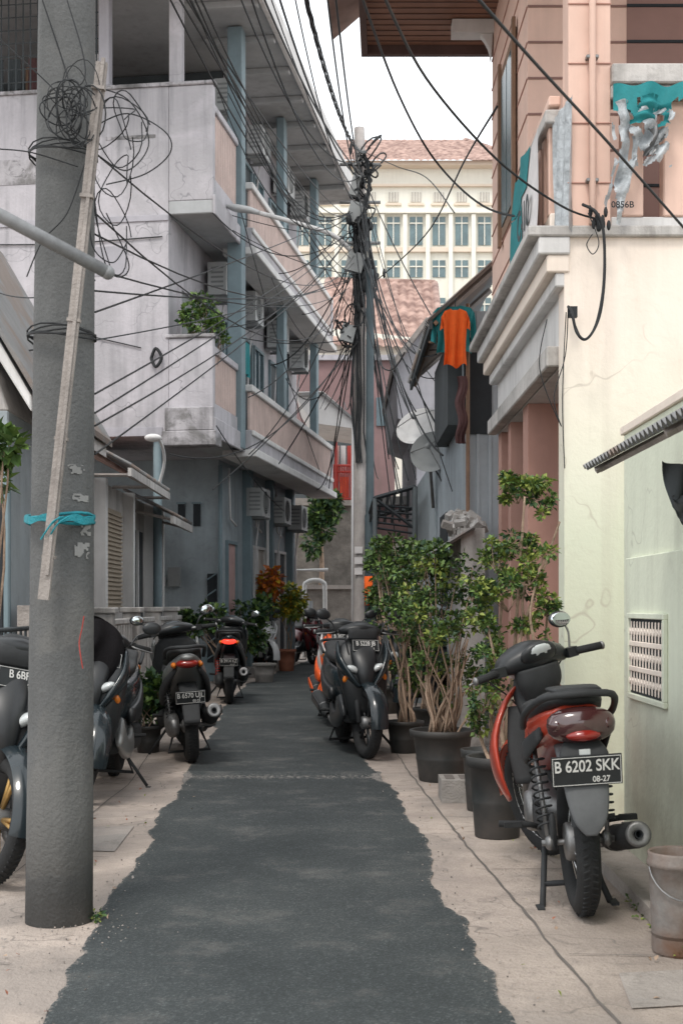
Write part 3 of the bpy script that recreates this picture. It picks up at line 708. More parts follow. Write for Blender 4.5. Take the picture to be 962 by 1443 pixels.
# ------------------------------------------------------------------ right mid houses
O=Obj('metal_clad_house');W=O['walls']
W.box(1.14,4.5,12.6,16,0,3.95,'sheet')
for i in range(26): W.box(1.13,1.14,12.62+i*.13,12.65+i*.13,0,3.95,'sheet')
for i in range(20): W.box(1.15+i*.11,1.18+i*.11,12.585,12.6,0,3.95,'sheet')
Rf=O['roof'];corrugated(Rf,(.78,12.3,3.80),(.78,15.8,3.80),(1.5,15.8,4.45),(1.5,12.3,4.45),'corr',.09,.02)
for y in (12.4,13.6,15.4): Rf.tube([(.8,y,3.76),(1.5,y,4.38)],.03,'oldwood',4)
Rf.tube([(.86,12.3,3.78),(.86,15.8,3.78)],.025,'wood',4);Rf.box(.80,.83,12.3,15.8,3.72,3.8,'darkg')
Rf.tube([(1.17,12.52,4.0),(1.17,12.52,0)],.02,'wood',5)
Rf.tube([(.8,12.4,3.62),(1.5,12.4,3.6)],.012,'wood',5)
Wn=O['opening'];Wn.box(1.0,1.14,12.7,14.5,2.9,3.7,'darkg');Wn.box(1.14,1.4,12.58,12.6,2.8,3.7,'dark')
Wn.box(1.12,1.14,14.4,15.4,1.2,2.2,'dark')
O.done()
O=Obj('lilac_house');W=O['walls']
def uvpoly(P,d,z=None): return [S(u,v,d) if v is not None else Vector(((u-U0)/F*d,d,0)) for u,v in P]
W.prism(uvpoly([(586,None),(586,600),(560,590),(556,510),(601,452),(650,500),(760,560),(760,None)],21.5),'lav2',(0,5,0))
W.prism(uvpoly([(552,508),(601,446),(700,540),(700,548),(601,456),(554,520)],21.3),'oldwood',(0,5.4,0))
W.box(1.15,1.17,18.9,20.0,1.2,2.2,'dark')
W.box(1.13,2.8,16.3,21.5,0,3.0,'blueg')
O.done(bevel=.01)
O=Obj('broken_wall');W=O['wall']
W.box(1.0,1.2,11.3,12.5,0,1.85,'whiteold')
for i in range(60):
    W.obox((1.08+random.gauss(0,.05),11.35+i*.019,1.85+random.uniform(-.03,.15)*(.4+i/60)),(random.uniform(.04,.13),random.uniform(.04,.10),random.uniform(.02,.10)),random.choice(['whiteold','whiteold','conc2','cinder']),Matrix.Rotation(random.uniform(-.9,.9),3,'X')@Matrix.Rotation(random.uniform(-.9,.9),3,'Y'))
corrugated(W,(.72,11.2,1.62),(.72,13.5,1.62),(1.1,13.5,1.85),(1.1,11.2,1.85),'corr',.08,.015)
O.done()
def shirt(mb,c,w,h,k,dirv=(1,0,0),sl=.35,fold=.02):
    c=Vector(c);dv=Vector(dirv).normalized();dn=dv.cross(Vector((0,0,1)))
    def torso(a_,b_):
        hw=w*.5*(.93+.06*b_+.05*sin(b_*7));nz=-.12*h*max(0,1-abs((a_-.5)/.2))**.5*(1 if b_<.01 else 0) if abs(a_-.5)<.2 else 0
        sh=.10*h*abs(a_-.5)*2*(1-b_)
        return c+dv*((a_-.5)*2*hw)+Vector((0,0,-h*b_-sh*.8+nz*.5+.02*sin(a_*9)*b_))+dn*fold*(.3+b_)*sin(a_*15+b_*2)
    mb.grid(torso,20,14,k)
    for s_ in(-1,1):
        mb.grid(lambda a_,b_:c+dv*(s_*(w*.44+a_*w*.16+b_*w*.06))+Vector((0,0,-.07*h-a_*h*.10-b_*h*sl*(1-.25*a_)))+dn*fold*sin(a_*5+b_*6),6,8,k)
O=Obj('hanging_shirt');shirt(O['s'],S(641,432,12.25),.21,.54,'orangec',sl=.3);O['hanger'].tube(crv([S(641,432,12.25),S(641,425,12.25),S(643,420,12.3)],4),.004,'dark',5);O.done(recalc=False)
O=Obj('hanging_shirt');shirt(O['s'],S(639,428,12.35),.32,.46,'teal',sl=.75);O.done(recalc=False)
O=Obj('hanging_trousers');mb=O['t']
for i,k in((0,'clothd'),(1,'clothd')): mb.grid(lambda a_,b_:S(643+i*5+a_*9,530+b_*95,12.3+i*.1)+Vector((.015*sin(b_*12),.02*sin(a_*6+b_*4),0)),6,20,k)
O.done()
def dish(name,c,r,axis,k):
    O=Obj(name);q=Vector(axis).normalized().to_track_quat('Y','Z').to_matrix().to_4x4();Mx=Matrix.Translation(Vector(c))@q
    O['reflector'].lathe([(.001,0)]+[(r*i/8,.28*r*(i/8)**2) for i in range(1,9)]+[(r*1.02,.29*r),(r*.99,.27*r)]+[(r*i/8,.28*r*(i/8)**2-.01) for i in range(7,0,-1)]+[(.001,-.01)],k,36,M=Mx)
    f=Mx@Vector((0,r*.9,0));O['feed'].ell(f,(.035,.035,.035),'grey')
    for a_ in (0,2.1,4.2): O['feed'].tube([Mx@Vector((r*cos(a_),.28*r,r*sin(a_))),f],.006,'steel',5)
    p=Mx@Vector((0,-.02,0));O['mast'].tube([p,p+Vector((.1,.15,-.1)),p+Vector((.16,.2,-.9))],.02,'steel',8);O.done()
dish('satellite_dish',S(592,606,16.0),.27,(-.5,-1,.75),'white')
dish('satellite_dish',S(610,640,15.6),.25,(-.35,-1,.35),'grey')
O=Obj('metal_canopy');mb=O['frame']
a,b,c,d=S(528,702,17.5),S(584,686,17.5),S(584,716,20),S(520,728,20)
for t in range(7): mb.tube([a.lerp(b,t/6),d.lerp(c,t/6)-Vector((0,0,.15))],.02,'darkg',4)
for p,q in((a,b),(d,c),(a,d),(b,c)): mb.tube([p,q],.03,'dark',4)
mb.tube([b,(b.x,b.y,0)],.035,'darkg',6);mb.tube([a,(a.x,a.y,0)],.03,'darkg',6);mb.tube([S(528,702,17.5),S(584,745,17.5)],.02,'dark',4)
for i in range(5): mb.tube([S(530,712+i*8,17.6),S(584,716+i*9,17.6)],.014,'dark',4)
O.done()
O=Obj('side_house');W=O['walls'];W.box(.72,1.2,16.5,24,0,1.9,'blueg');W.box(.68,1.2,16.4,24,1.9,1.98,'conc2');W.box(.715,.72,17.5,18.5,.1,1.7,'dark')
W.box(.6,3,24.2,30,0,3.,'maroon');W.box(.5,3,24.1,30,3.,3.15,'corr');O.done(bevel=.01)
# ------------------------------------------------------------------ far middle
O=Obj('maroon_house');W=O['walls'];d=38
W.prism(uvpoly([(300,None),(300,505),(556,507),(556,None)],d),'maroon',(0,5,0))
W.prism(uvpoly([(395,500),(560,500),(560,507),(395,507)],d-.15),'lav2',(0,5.2,0))
W.prism(uvpoly([(440,None),(440,640),(470,640),(470,None)],d-.05),'dark',(0,.05,0))
for u in (500,530): W.prism(uvpoly([(u,560),(u+14,560),(u+14,600),(u,600)],d-.06),'glassd',(0,.06,0))
O.done()
O=Obj('tiled_roof_house');W=O['walls']
W.prism(uvpoly([(425,None),(425,458),(620,480),(620,None)],46),'office',(0,10,0))
Rf=O['roof'];a,b,c,d_=S(452,486,45.5),S(622,492,45.5),S(612,400,52),S(462,396,52)
nr=(b-a).cross(d_-a).normalized();L_=(b-a).length
Rf.grid(lambda u_,v_:a.lerp(b,u_).lerp(d_.lerp(c,u_),v_)+nr*(.07*abs(sin(u_*L_/.30*pi))+.08*((v_*18)%1)),160,54,'tile',False)
Rf.tube([d_,c],.16,'tile',8);Rf.tube([b,c],.14,'tile',8);Rf.tube([a,d_],.14,'tile',8);O.done(recalc=False)
O=Obj('white_canopy');W=O['slab'];W.prism([S(418,552,31),S(455,551,31),S(502,592,31),S(502,604,31),S(440,596,31),S(418,560,31)],'white',(0,3,0));W.prism([S(420,553,30.9),S(455,552,30.9),S(500,590,30.9),S(500,594,30.9),S(455,557,30.9),S(420,558,30.9)],'corr',(0,3,0))
W.tube([S(498,600,31),(S(498,600,31).x,31,0)],.05,'white',8);O.done()
O=Obj('balcony_house');W=O['walls']
W.prism(uvpoly([(395,None),(395,708),(500,708),(500,None)],34.5),'stone',(0,2.5,0))
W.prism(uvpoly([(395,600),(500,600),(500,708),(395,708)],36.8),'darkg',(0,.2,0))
W.prism(uvpoly([(395,702),(502,702),(502,712),(395,712)],34.3),'conc2',(0,2.6,0))
Rl=O['railing']
for i in range(15): p=S(458+i*3,655,34.3);Rl.tube([p,S(458+i*3,704,34.3)],.018,'redm',4)
for v in (656,665,703): Rl.tube([S(456,v,34.3),S(501,v,34.3)],.03,'redm',4)
Rl.tube([S(473,600,34.3),S(473,704,34.3)],.04,'redm',5)
for i,(u,w,h,k) in enumerate([(463,7,45,'clothw'),(472,6,50,'clothp'),(480,7,40,'clothw'),(489,8,30,'redm'),(480,12,30,'orangec')]):
    v=628 if i<4 else 672;cloth(O['laundry'],S(u,v,34.6),S(u+w,v,34.6),h/F*34.6,k,.03,8,i)
O.done()
O=Obj('water_pipes');mb=O['pipes']
mb.tube(crv([(-.85,31,0),(-.85,31,1.5),(-.8,31,1.72),(-.6,31,1.78),(-.42,31,1.72),(-.38,31,1.5),(-.38,31,0)],5),.05,'pipew',8)
mb.tube([(-1.05,30.6,0),(-1.05,30.6,2.0),(-.3,30.6,2.0)],.045,'pipew',8);mb.tube([(-.7,30.5,0),(-.7,30.5,1.3)],.05,'grey',8);mb.box(-.55,-.3,30.6,30.8,0,1.1,'whiteold');O.done()
O=Obj('end_wall');W=O['wall'];W.box(-2,2.5,33.2,33.5,0,1.6,'stone');W.box(-2,2.5,33.1,33.6,1.6,1.7,'conc2');O.done()
O=Obj('office_building');d=85;k_=d/F
W=O['walls']
X=lambda u:(u-U0)*k_
Z=lambda v:CH+(V0-v)*k_
x0,x1=X(380),X(720);W.box(x0,x1,d,d+14,0,Z(235),'office')
W.box(x0-.1,x1+.1,d-.5,d,Z(303),Z(296),'office');W.box(x0-.1,x1+.1,d-.3,d,Z(264),Z(261),'officet')
W.box(x0-.3,x1+.3,d-.8,d+14,Z(238),Z(232),'officet');W.box(x0,x1,d-.25,d,Z(356),Z(350),'officet')
u=382
Wn=O['windows']
while u<715:
    W.box(X(u-7),X(u-1),d-.4,d,0,Z(304),'office')
    for vt,vb in ((306,346),(367,391),(420,455),(480,515),(545,580),(610,650)):
        Wn.box(X(u+3),X(u+21),d-.06,d-.02,Z(vb),Z(vt),'glassg')
        Wn.box(X(u+11.3),X(u+12.5),d-.16,d-.06,Z(vb),Z(vt),'office')
        Wn.box(X(u+3),X(u+21),d-.14,d-.06,Z(vt+10),Z(vt+8.5),'office')
    W.box(X(u+1),X(u+23),d-.2,d,Z(290),Z(287),'officet')
    Wn.box(X(u+4),X(u+19),d-.05,d-.01,Z(285),Z(271),'frame')
    for j in range(4): Wn.box(X(u+4+j*4),X(u+5+j*4),d-.12,d-.05,Z(285),Z(271),'office')
    u+=32
e=.9;a,b=Vector((x0-e,d-1.2,Z(235))),Vector((x1+e,d-1.2,Z(235)));c,dd=Vector(S(655,198,d+7)),Vector(S(300,198,d+7))
Rf=O['roof']
nr=(b-a).cross(dd-a).normalized();L2=(b-a).length
Rf.grid(lambda u_,v_:a.lerp(b,u_).lerp(dd.lerp(c,u_),v_)+nr*(.06*abs(sin(u_*L2/.45*pi))+.08*((v_*12)%1)),120,36,'tile',False)
Rf.tube([b,c],.2,'tile',6);Rf.add([b,Vector((x1+e,d+15,Z(235))),c],[(0,1,2)],'tile');O.done(recalc=False)
# ------------------------------------------------------------------ central poles and lamp
O=Obj('utility_pole');c0=S(507,500,20);O['shaft'].tube([(c0.x,20,z*.42) for z in range(20)]+[(c0.x-.01,20,8.28)],[.105-.0015*z for z in range(21)],'polec2',16)
mb=O['crossarms']
for v in (235,288,345): z=CH+(V0-v)/F*20;mb.tube([(c0.x-.3,19.9,z),(c0.x+.3,19.9,z)],.025,'steel',6)
mb=O['fittings']
for i in range(30):
    z=random.gauss(6.6,.5);x=c0.x+random.gauss(0,.12);mb.ell((x,19.85+random.gauss(0,.05),z),(random.uniform(.02,.06),.04,random.uniform(.04,.12)),'cable',n=8,m=6)
for v,w,h in((370,.25,.28),(300,.2,.3),(262,.12,.3),(470,.2,.25)): p=S(500 if v<400 else 490,v,19.8);mb.obox(p,(w,.12,h),'grey',Matrix.Rotation(.25,3,'Y'))
for i in range(18):
    u,v=random.choice([(508,275),(505,300),(490,465),(532,482),(512,350),(520,230)]);c=S(u+random.gauss(0,5),v+random.gauss(0,14),19.8);r1=random.uniform(.06,.2);ph=random.random()*6
    mb.tube([c+Vector((r1*cos(q/14*2*pi+ph),.08*sin(q+ph),r1*1.2*sin(q/14*2*pi))) for q in range(15)],.013,'cable',5,False)
for i in range(9):
    x=c0.x+random.uniform(-.13,.16);mb.tube([(x+random.gauss(0,.02),19.87,6.9-j*.45) for j in range(9)],.014,'cable',5)
mb=O['notices']
for v in (775,790,805): mb.obox(S(505,v,19.88),(.12,.01,.1),'clothw')
O.done()
O=Obj('steel_pole');c1=S(521,500,19.5);O['shaft'].tube([(c1.x,19.5,0),(c1.x,19.5,2.5),(c1.x,19.5,2.52),(c1.x,19.5,6.05)],[.075,.075,.06,.055],'poled',14)
O['band'].tube([(c1.x,19.5,1.2),(c1.x,19.5,1.62)],.082,'orangec',14);O.done()
O=Obj('street_lamp');mb=O['arm'];mb.tube(crv([S(500,360,19.85),S(470,332,19.6),S(420,315,19.3),S(365,300,19)],6),[.035]*19,'white',8)
mb=O['head'];mb.loft([(-1.16,19.0,CH+553/F*19,.03,.03,2),(-1.3,19.,CH+557/F*19,.07,.045,2.2),(-1.5,19.,CH+560/F*19,.085,.05,2.2),(-1.62,19.,CH+563/F*19,.03,.02,2)],'ac',side=(0,1,0));O.done()
# ------------------------------------------------------------------ cables
O=Obj('overhead_cables');mb=O['wires']
def cb(a,b,s_,r_,k='cable',n=18,w=0): mb.tube(sag(S(*a),S(*b),s_,n,w),r_,k,5)
PT=lambda:(505+random.uniform(-8,10),random.uniform(215,350),19.9)
for (u,v,d,r_) in [(425,-30,10,.010),(385,-30,10.5,.011),(360,-30,10,.009),(410,-30,11,.007),(345,-30,10.5,.009),(458,-30,9.5,.008),(372,-30,12,.007),(330,-25,12,.009),(470,-30,8.5,.008)]:
    cb((u,v,d),(507+random.uniform(-4,10),random.choice([212,225,250,262,290]),19.9),random.uniform(.15,.6),r_)
pts=sag(S(424,-30,9.8),S(515,214,19.9),.35,60)
for ph in (0,2.1,4.2): mb.tube([p+Vector((.014*cos(i*.9+ph),0,.014*sin(i*.9+ph))) for i,p in enumerate(pts)],.009,'cable',5)
pts=sag(S(512,214,19.8),S(524,420,19.5),.0,30)
for ph in (0,2.1,4.2): mb.tube([p+Vector((.02*cos(i*.9+ph)+.06*sin(i*.3),0,.0)) for i,p in enumerate(pts)],.013,'cable',5)
for (u,v) in [(225,-30),(236,-30),(245,-30),(252,-30),(262,-30),(270,-30)]:
    cb((u,v,6.2+random.random()),(500+random.uniform(-12,6),random.uniform(290,400),19.8),random.uniform(.05,.5),.0055)
for (u,v,vb,sg) in [(134,380,405,.6),(134,410,395,.35),(134,330,360,1.2),(134,440,300,.1),(134,555,320,.25),(134,582,330,.2),(134,600,335,.5),(134,640,350,.2),(134,300,420,1.6),(134,215,370,1.2)]:
    cb((u,v,5.2),(498+random.uniform(-8,4),vb,19.8),sg*.35,.0042)
cb((0,413,8),(134,395,6),.05,.004);cb((0,500,9),(500,390,19.8),.1,.006)
for i in range(20):
    a=FA@Vector((random.uniform(0,9),.15,random.choice([3.4,3.6,6.4,6.6,5.,8.2])));b=S(500+random.uniform(-14,10),random.uniform(280,480),19.8)
    mb.tube(sag(a,b,random.uniform(.05,.7),14),random.choice([.006,.008,.01]),'cable',5)
for a,b,s_ in [((300,300,18),(500,320,19.8),.5),((340,300,19),(460,690,27),.2),((300,690,18),(505,480,19.8),.1),((305,600,18),(400,720,23),.1),((350,560,18),(500,380,19.8),.3),((240,640,17),(495,480,19.8),.6),((305,120,18),(495,300,19.8),.9),((270,0,12),(490,400,19.8),.3)]: cb(a,b,s_,.008)
for i in range(15):
    u2=random.uniform(560,690);v2=random.uniform(480,720);cb(PT(),(u2,v2,random.uniform(12.3,15)),random.uniform(.1,.9),random.choice([.006,.008,.01]))
for i in range(7): cb(PT(),(random.uniform(545,600),random.uniform(640,760),random.uniform(18,23)),random.uniform(.1,.5),.009)
for i in range(10): cb((505,random.uniform(280,480),19.9),(random.uniform(440,560),random.uniform(500,680),random.uniform(30,36)),random.uniform(.1,.8),.012)
def cc(P,r_,sub=8): mb.tube(crv([S(*p) for p in P],sub),r_,'cable',6)
cc([(490,-60,6),(560,130,9),(612,225,10),(680,290,9.5),(760,308,8.5),(843,302,7.6)],.0075)
cc([(525,-40,5),(600,110,6.5),(700,225,7.2),(790,290,7.5),(845,310,7.6)],.0065)
cc([(640,-40,3.5),(750,85,4.),(860,205,4.6),(975,335,5.2)],.005)
cc([(700,150,9),(655,225,12),(600,330,16),(525,400,19.5)],.008)
cc([(515,215,19.8),(560,235,17),(600,250,14),(640,300,12)],.006)
O.done(recalc=False)
O=Obj('service_drop_cables');mb=O['wires']
def c2(P,r_): mb.tube(crv([S(*p) for p in P],8),r_,'cable',6)
c2([(820,288,7.55),(840,300,7.5),(850,330,7.5),(850,400,7.5),(840,455,7.5),(825,478,7.5),(812,468,7.5),(805,440,7.55),(800,432,7.6)],.0085)
c2([(830,290,7.55),(848,320,7.5),(852,380,7.5),(846,440,7.5),(832,472,7.48),(818,476,7.5),(803,440,7.5)],.006)
c2([(828,300,7.5),(843,340,7.5),(835,358,7.5),(826,345,7.5),(834,330,7.5)],.003)
c2([(800,432,7.6),(796,500,7.65),(780,560,7.65),(790,600,7.65),(760,520,7.6),(770,450,7.6)],.003)
c2([(797,440,7.6),(792,560,7.6),(795,660,7.65)],.003)
for i in range(14): mb.ell(S(842+random.gauss(0,6),312+random.gauss(0,12),7.55),(.012,.012,.03),'cable',n=8,m=6)
O['insulator'].obox(S(806,440,7.62),(.05,.04,.06),'cable');O.done(recalc=False)
# ------------------------------------------------------------------ motorbikes
def wheel(mb,c,r,w,kind='cast',rimk='black',disc=True):
    o=mb.M;mb.M=o@Matrix.Translation(Vector(c));rm=r-w*.5
    mb.lathe([(rm+w*.5*cos(q*2*pi/14)*(1.0),w*.5*sin(q*2*pi/14)) for q in range(14)],'rubber',44,True)
    for q in range(60):
        a_=q*2*pi/60
        for s_ in(-1,1): mb.obox((r*.992*cos(a_+s_*.03),s_*w*.16,r*.992*sin(a_+s_*.03)),(.008,w*.26,.006),'rubber',Matrix.Rotation(-a_,3,'Y')@Matrix.Rotation(s_*.4,3,'X'))
    ri=rm-w*.30
    mb.lathe([(ri,-w*.38),(ri+.014,-w*.40),(ri+.014,w*.40),(ri,w*.38),(ri-.012,w*.2),(ri-.012,-w*.2)],rimk,40,True)
    mb.lathe([(.001,-w*.6),(.03,-w*.6),(.05,-w*.45),(.05,w*.45),(.03,w*.6),(.001,w*.6)],'steel',16)
    if kind=='cast':
        for q in range(5):
            for dd in(-.12,.12): a_=q*2*pi/5;mb.tube([(.04*cos(a_),0,.04*sin(a_)),((ri)*cos(a_+dd),0,ri*sin(a_+dd))],.011,rimk,6)
    else:
        for q in range(32):
            a_=q*2*pi/32;s_=1 if q%2 else -1;da=.35*(1 if q%4<2 else -1)
            mb.tube([(.045*cos(a_),s_*w*.35,.045*sin(a_)),(ri*cos(a_+da),0,ri*sin(a_+da))],.0016,'chrome',4)
    if disc:
        mb.lathe([(.055,w*.62),(.10,w*.62),(.10,w*.68),(.055,w*.68)],'steel',28,True)
    mb.M=o
def fender(mb,c,R,w,a0,a1,k,n=18):
    mb.grid(lambda u_,v_:Vector((c[0]+(R-.03*abs(v_*2-1)**2.5)*cos(a0+(a1-a0)*u_),(v_-.5)*w,c[2]+(R-.03*abs(v_*2-1)**2.5)*sin(a0+(a1-a0)*u_))),n,8,k)
def coil(mb,a,b,r,k='steel',turns=8):
    a=Vector(a);b=Vector(b);T=(b-a).normalized();N1=T.orthogonal().normalized();N2=T.cross(N1)
    mb.tube([a,b],.01,'steel',8)
    mb.tube([a.lerp(b,.1+.8*i/(turns*10))+(N1*cos(i*2*pi/10)+N2*sin(i*2*pi/10))*r for i in range(turns*10+1)],.0045,k,5)
def muffler(mb,a,b,r,k='blackm',endk='steel'):
    a=Vector(a);b=Vector(b);q=(b-a).normalized().to_track_quat('Y','Z').to_matrix().to_4x4();L=(b-a).length
    Mx=Matrix.Translation(a)@q
    mb.lathe([(r*.4,0),(r*.9,.05),(r,.1),(r,L-.03),(r*.92,L)],k,22,M=Mx)
    mb.lathe([(r*.92,L),(r*.96,L+.008),(r*.7,L+.012),(r*.32,L+.004)],endk,22,M=Mx)
    mb.lathe([(r*.32,L+.02),(r*.25,L+.02),(r*.25,L-.05),(.001,L-.05)],'dark',16,M=Mx)
    mb.lathe([(r*1.02,L*.3),(r*1.06,L*.31),(r*1.06,L*.33),(r*1.02,L*.34)],'steel',22,M=Mx)
def bikeM(rear,hd,lean,rx=-.63):
    h=Vector((hd[0],hd[1],0)).normalized();M=Matrix.Identity(4)
    M.col[0]=(*h,0);M.col[1]=(-h.y,h.x,0,0);M.col[2]=(0,0,1,0);M.col[3]=(rear[0],rear[1],.004,1)
    return M@Matrix.Rotation(radians(lean),4,'X')@Matrix.Translation((-rx,0,0))
def steerM(M,ang,axis_pt,rake=25):
    ax=Vector((-sin(radians(rake)),0,cos(radians(rake))))
    return M@Matrix.Translation(axis_pt)@Matrix.Rotation(radians(ang),4,ax)@Matrix.Translation(-Vector(axis_pt))
def mirrors(mb,hx,hz,w=.3):
    for s_ in(-1,1):
        mb.tube(crv([(hx,s_*.19,hz),(hx-.01,s_*.22,hz+.07),(hx+.0,s_*(w-.02),hz+.11)],5),.006,'black',6)
        mb.ell((hx,s_*w,hz+.14),(.022,.062,.042),'black',Matrix.Rotation(s_*.2,3,'X'));mb.ell((hx-.014,s_*w,hz+.14),(.012,.056,.037),'mirror',Matrix.Rotation(s_*.2,3,'X'))
def grips(mb,hx,hz,w=.34):
    for s_ in(-1,1):
        mb.tube([(hx,s_*.10,hz),(hx-.05,s_*(w-.11),hz)],.012,'steel',8)
        mb.tube([(hx-.05,s_*(w-.12),hz),(hx-.075,s_*w,hz-.005)],.018,'rubber',10);mb.ell((hx-.077,s_*(w+.003),hz-.005),(.018,.012,.02),'steel')
        mb.obox((hx-.035,s_*(w-.14),hz),(.05,.05,.045),'black')
        mb.tube(crv([(hx-.02,s_*(w-.15),hz),(hx+.02,s_*(w-.11),hz-.01),(hx-.02,s_*(w+.01),hz-.02)],5),.006,'steel',6)
def plate_text(O,M,c,nrm_sign,tilt,l1,l2,w=.24,h=.105):
    R=Matrix.Rotation(tilt,4,'Y')
    Mp=M@Matrix.Translation(c)@R
    mb=O['licence_plate'];o=mb.M;mb.M=Mp;mb.box(-.004,.004,-w/2,w/2,-h/2,h/2,'plate')
    f=nrm_sign*.0055
    for a_,b_,c_,d_ in((-w/2+.004,w/2-.004,h/2-.006,h/2-.004),(-w/2+.004,w/2-.004,-h/2+.004,-h/2+.006)): mb.box(f-.001,f+.001,a_,b_,c_,d_,'txt')
    for y in(-w/2+.004,w/2-.006): mb.box(f-.001,f+.001,y,y+.002,-h/2+.006,h/2-.006,'txt')
    mb.M=o
    s_=nrm_sign
    B=Matrix(((0,0,s_,f),(s_*1.,0,0,0),(0,1,0,h*.15),(0,0,0,1)))
    B2=B.copy();B2[2][3]=-h*.30
    O.extra.append(text(l1,h*.54,Mp@B,'txt','plate_number',.001,.80))
    if l2: O.extra.append(text(l2,h*.27,Mp@B2@Matrix.Translation((w*.2,0,0)),'txt','plate_date',.001,.9))
def scooter(name,rear,hd,body='tealpaint',acc='black',steer=0,lean=0,l1='B 4821 TK',l2='08-26',tail='lens',rim='black',front=True,jacket=False,skirt=None,nose=None):
    O=Obj(name);M=bikeM(rear,hd,lean);MS=steerM(M,steer,(.5,0,.7))
    skirt=skirt or acc;nose=nose or acc
    for k in('wheels','body_panels','seat','engine','lights','stand','grab_rail'): O[k].M=M
    for k in('front_wheel','handlebar','mirrors','fork'): O[k].M=MS
    wheel(O['wheels'],(-.63,0,.28),.28,.105,rimk=rim,disc=False);wheel(O['front_wheel'],(.65,0,.28),.28,.09,rimk=rim)
    Fk=O['fork']
    for s_ in(-1,1): Fk.tube([(.65,s_*.068,.28),(.57,s_*.068,.5),(.52,s_*.05,.62)],[.02,.022,.018],'blackm',8)
    Fk.box(.60,.66,.06,.085,.30,.40,'gold' if rim=='gold' else 'steel')
    fender(Fk,(.65,0,.28),.325,.14,radians(-5),radians(135),body);Fk.loft([(.63,.60,.05,.012),(.55,.62,.05,.02),(.48,.60,.03,.02)],'black')
    Bp=O['body_panels']
    Bp.loft([(.03,.50,.09,.13,2.6),(-.12,.55,.15,.16,2.8),(-.4,.62,.172,.13,2.8),(-.66,.71,.145,.09,2.6),(-.86,.79,.085,.05,2.4),(-.95,.82,.04,.02,2)],body)
    for s_ in(-1,1):
        Bp.loft([(-.1,s_*.155,.47,.03,.05,2.4),(-.35,s_*.175,.50,.028,.07,2.4),(-.65,s_*.15,.62,.02,.045,2.4),(-.85,s_*.09,.72,.012,.02,2)],acc)
        Bp.loft([(.50,s_*.17,.42,.025,.10,2.4),(.3,s_*.18,.30,.03,.07,2.4),(.0,s_*.175,.29,.03,.07,2.4),(-.2,s_*.15,.36,.02,.05,2.2)],skirt)
        Bp.loft([(.66,s_*.055,.56,.02,.04,2),(.63,s_*.13,.66,.028,.06,2.2),(.55,s_*.19,.78,.025,.07,2.2),(.46,s_*.18,.90,.012,.04,2)],body)
    Bp.loft([(.48,.33,.17,.06,4),(.3,.31,.165,.055,4),(.05,.31,.165,.06,4),(-.08,.40,.14,.11,3)],'blackm')
    Bp.loft([(.50,.30,.12,.04,2.6),(.55,.42,.155,.06,2.6),(.555,.58,.185,.075,2.6),(.52,.74,.205,.07,2.6),(.46,.87,.17,.055,2.6),(.43,.93,.10,.03,2.4)],'black' if nose=='black' else nose)
    Bp.loft([(.63,.50,.02,.02,2),(.66,.58,.05,.035,2.2),(.655,.68,.075,.045,2.2),(.60,.79,.10,.045,2.2),(.52,.89,.09,.03,2.2)],nose)
    Bp.loft([(-.60,.60,.075,.02,3),(-.82,.57,.07,.02,3),(-.95,.47,.065,.012,3),(-1.02,.33,.06,.006,3)],'blackm')
    fender(Bp,(-.63,0,.28),.31,.12,radians(70),radians(175),'blackm')
    Bp.loft([(.45,.70,.13,.02,3),(.33,.62,.14,.03,3),(.25,.45,.12,.04,3)],'blackm')
    O['seat'].loft([(.06,.71,.05,.025,2.4),(-.02,.745,.11,.04,2.8),(-.25,.765,.15,.05,2.8),(-.45,.785,.14,.045,2.8),(-.56,.83,.13,.05,2.8),(-.80,.855,.105,.035,2.6),(-.88,.86,.05,.015,2.4)],'seat')
    G=O['grab_rail'];G.tube(crv([(-.55,.15,.80),(-.75,.145,.87),(-.93,.09,.89),(-.97,0,.89),(-.93,-.09,.89),(-.75,-.145,.87),(-.55,-.15,.80)],5),.014,'blackm',8)
    E=O['engine'];E.loft([(-.12,.11,.33,.05,.09,3),(-.4,.125,.30,.055,.085,3),(-.65,.125,.29,.05,.09,3),(-.76,.12,.29,.03,.05,2.5)],'steel' if body!='tealpaint' else 'blackm');E.loft([(-.1,.34,.11,.1,3),(-.35,.33,.10,.11,3),(-.45,.36,.06,.06,3)],'blackm')
    E.tube([(-.63,-.2,.28),(-.63,.16,.28)],.018,'steel',8)
    E.tube(crv([(-.1,-.05,.3),(-.2,-.13,.2),(-.42,-.15,.26)],5),.018,'steel',8);muffler(E,(-.40,-.155,.27),(-.88,-.175,.40),.058)
    E.loft([(-.45,-.215,.31,.008,.035,3),(-.8,-.235,.40,.008,.035,3)],acc if acc!='whitepaint' else 'steel')
    coil(E,(-.66,.14,.32),(-.55,.15,.62),.028,'redm' if tail=='lenslit' else 'blackm')
    St=O['stand'];St.tube([(-.05,.12,.25),(-.02,.30,.02)],.011,'blackm',6);St.obox((-.02,.31,.01),(.06,.03,.01),'blackm');St.tube([(-.3,.1,.22),(-.38,.16,.06),(-.38,-.16,.06),(-.3,-.1,.22)],.012,'blackm',6)
    for s_ in(-1,1): St.tube([(-.15,s_*.14,.33),(-.15,s_*.26,.34)],.013,'rubber',6)
    Lt=O['lights']
    Lt.ell((-.90,0,.765),(.055,.088,.035),tail)
    for s_ in(-1,1):
        Lt.ell((-.84,s_*.10,.755),(.06,.022,.024),'lenso');Lt.ell((.635,s_*.085,.70),(.045,.07,.028),'lensc',Matrix.Rotation(s_*.45,3,'X')@Matrix.Rotation(-s_*.35,3,'Z'));Lt.ell((.60,s_*.155,.63),(.015,.02,.03),'lenso',Matrix.Rotation(s_*.4,3,'X'))
    H=O['handlebar'];H.tube([(.52,0,.62),(.42,0,.93)],.025,'blackm',8)
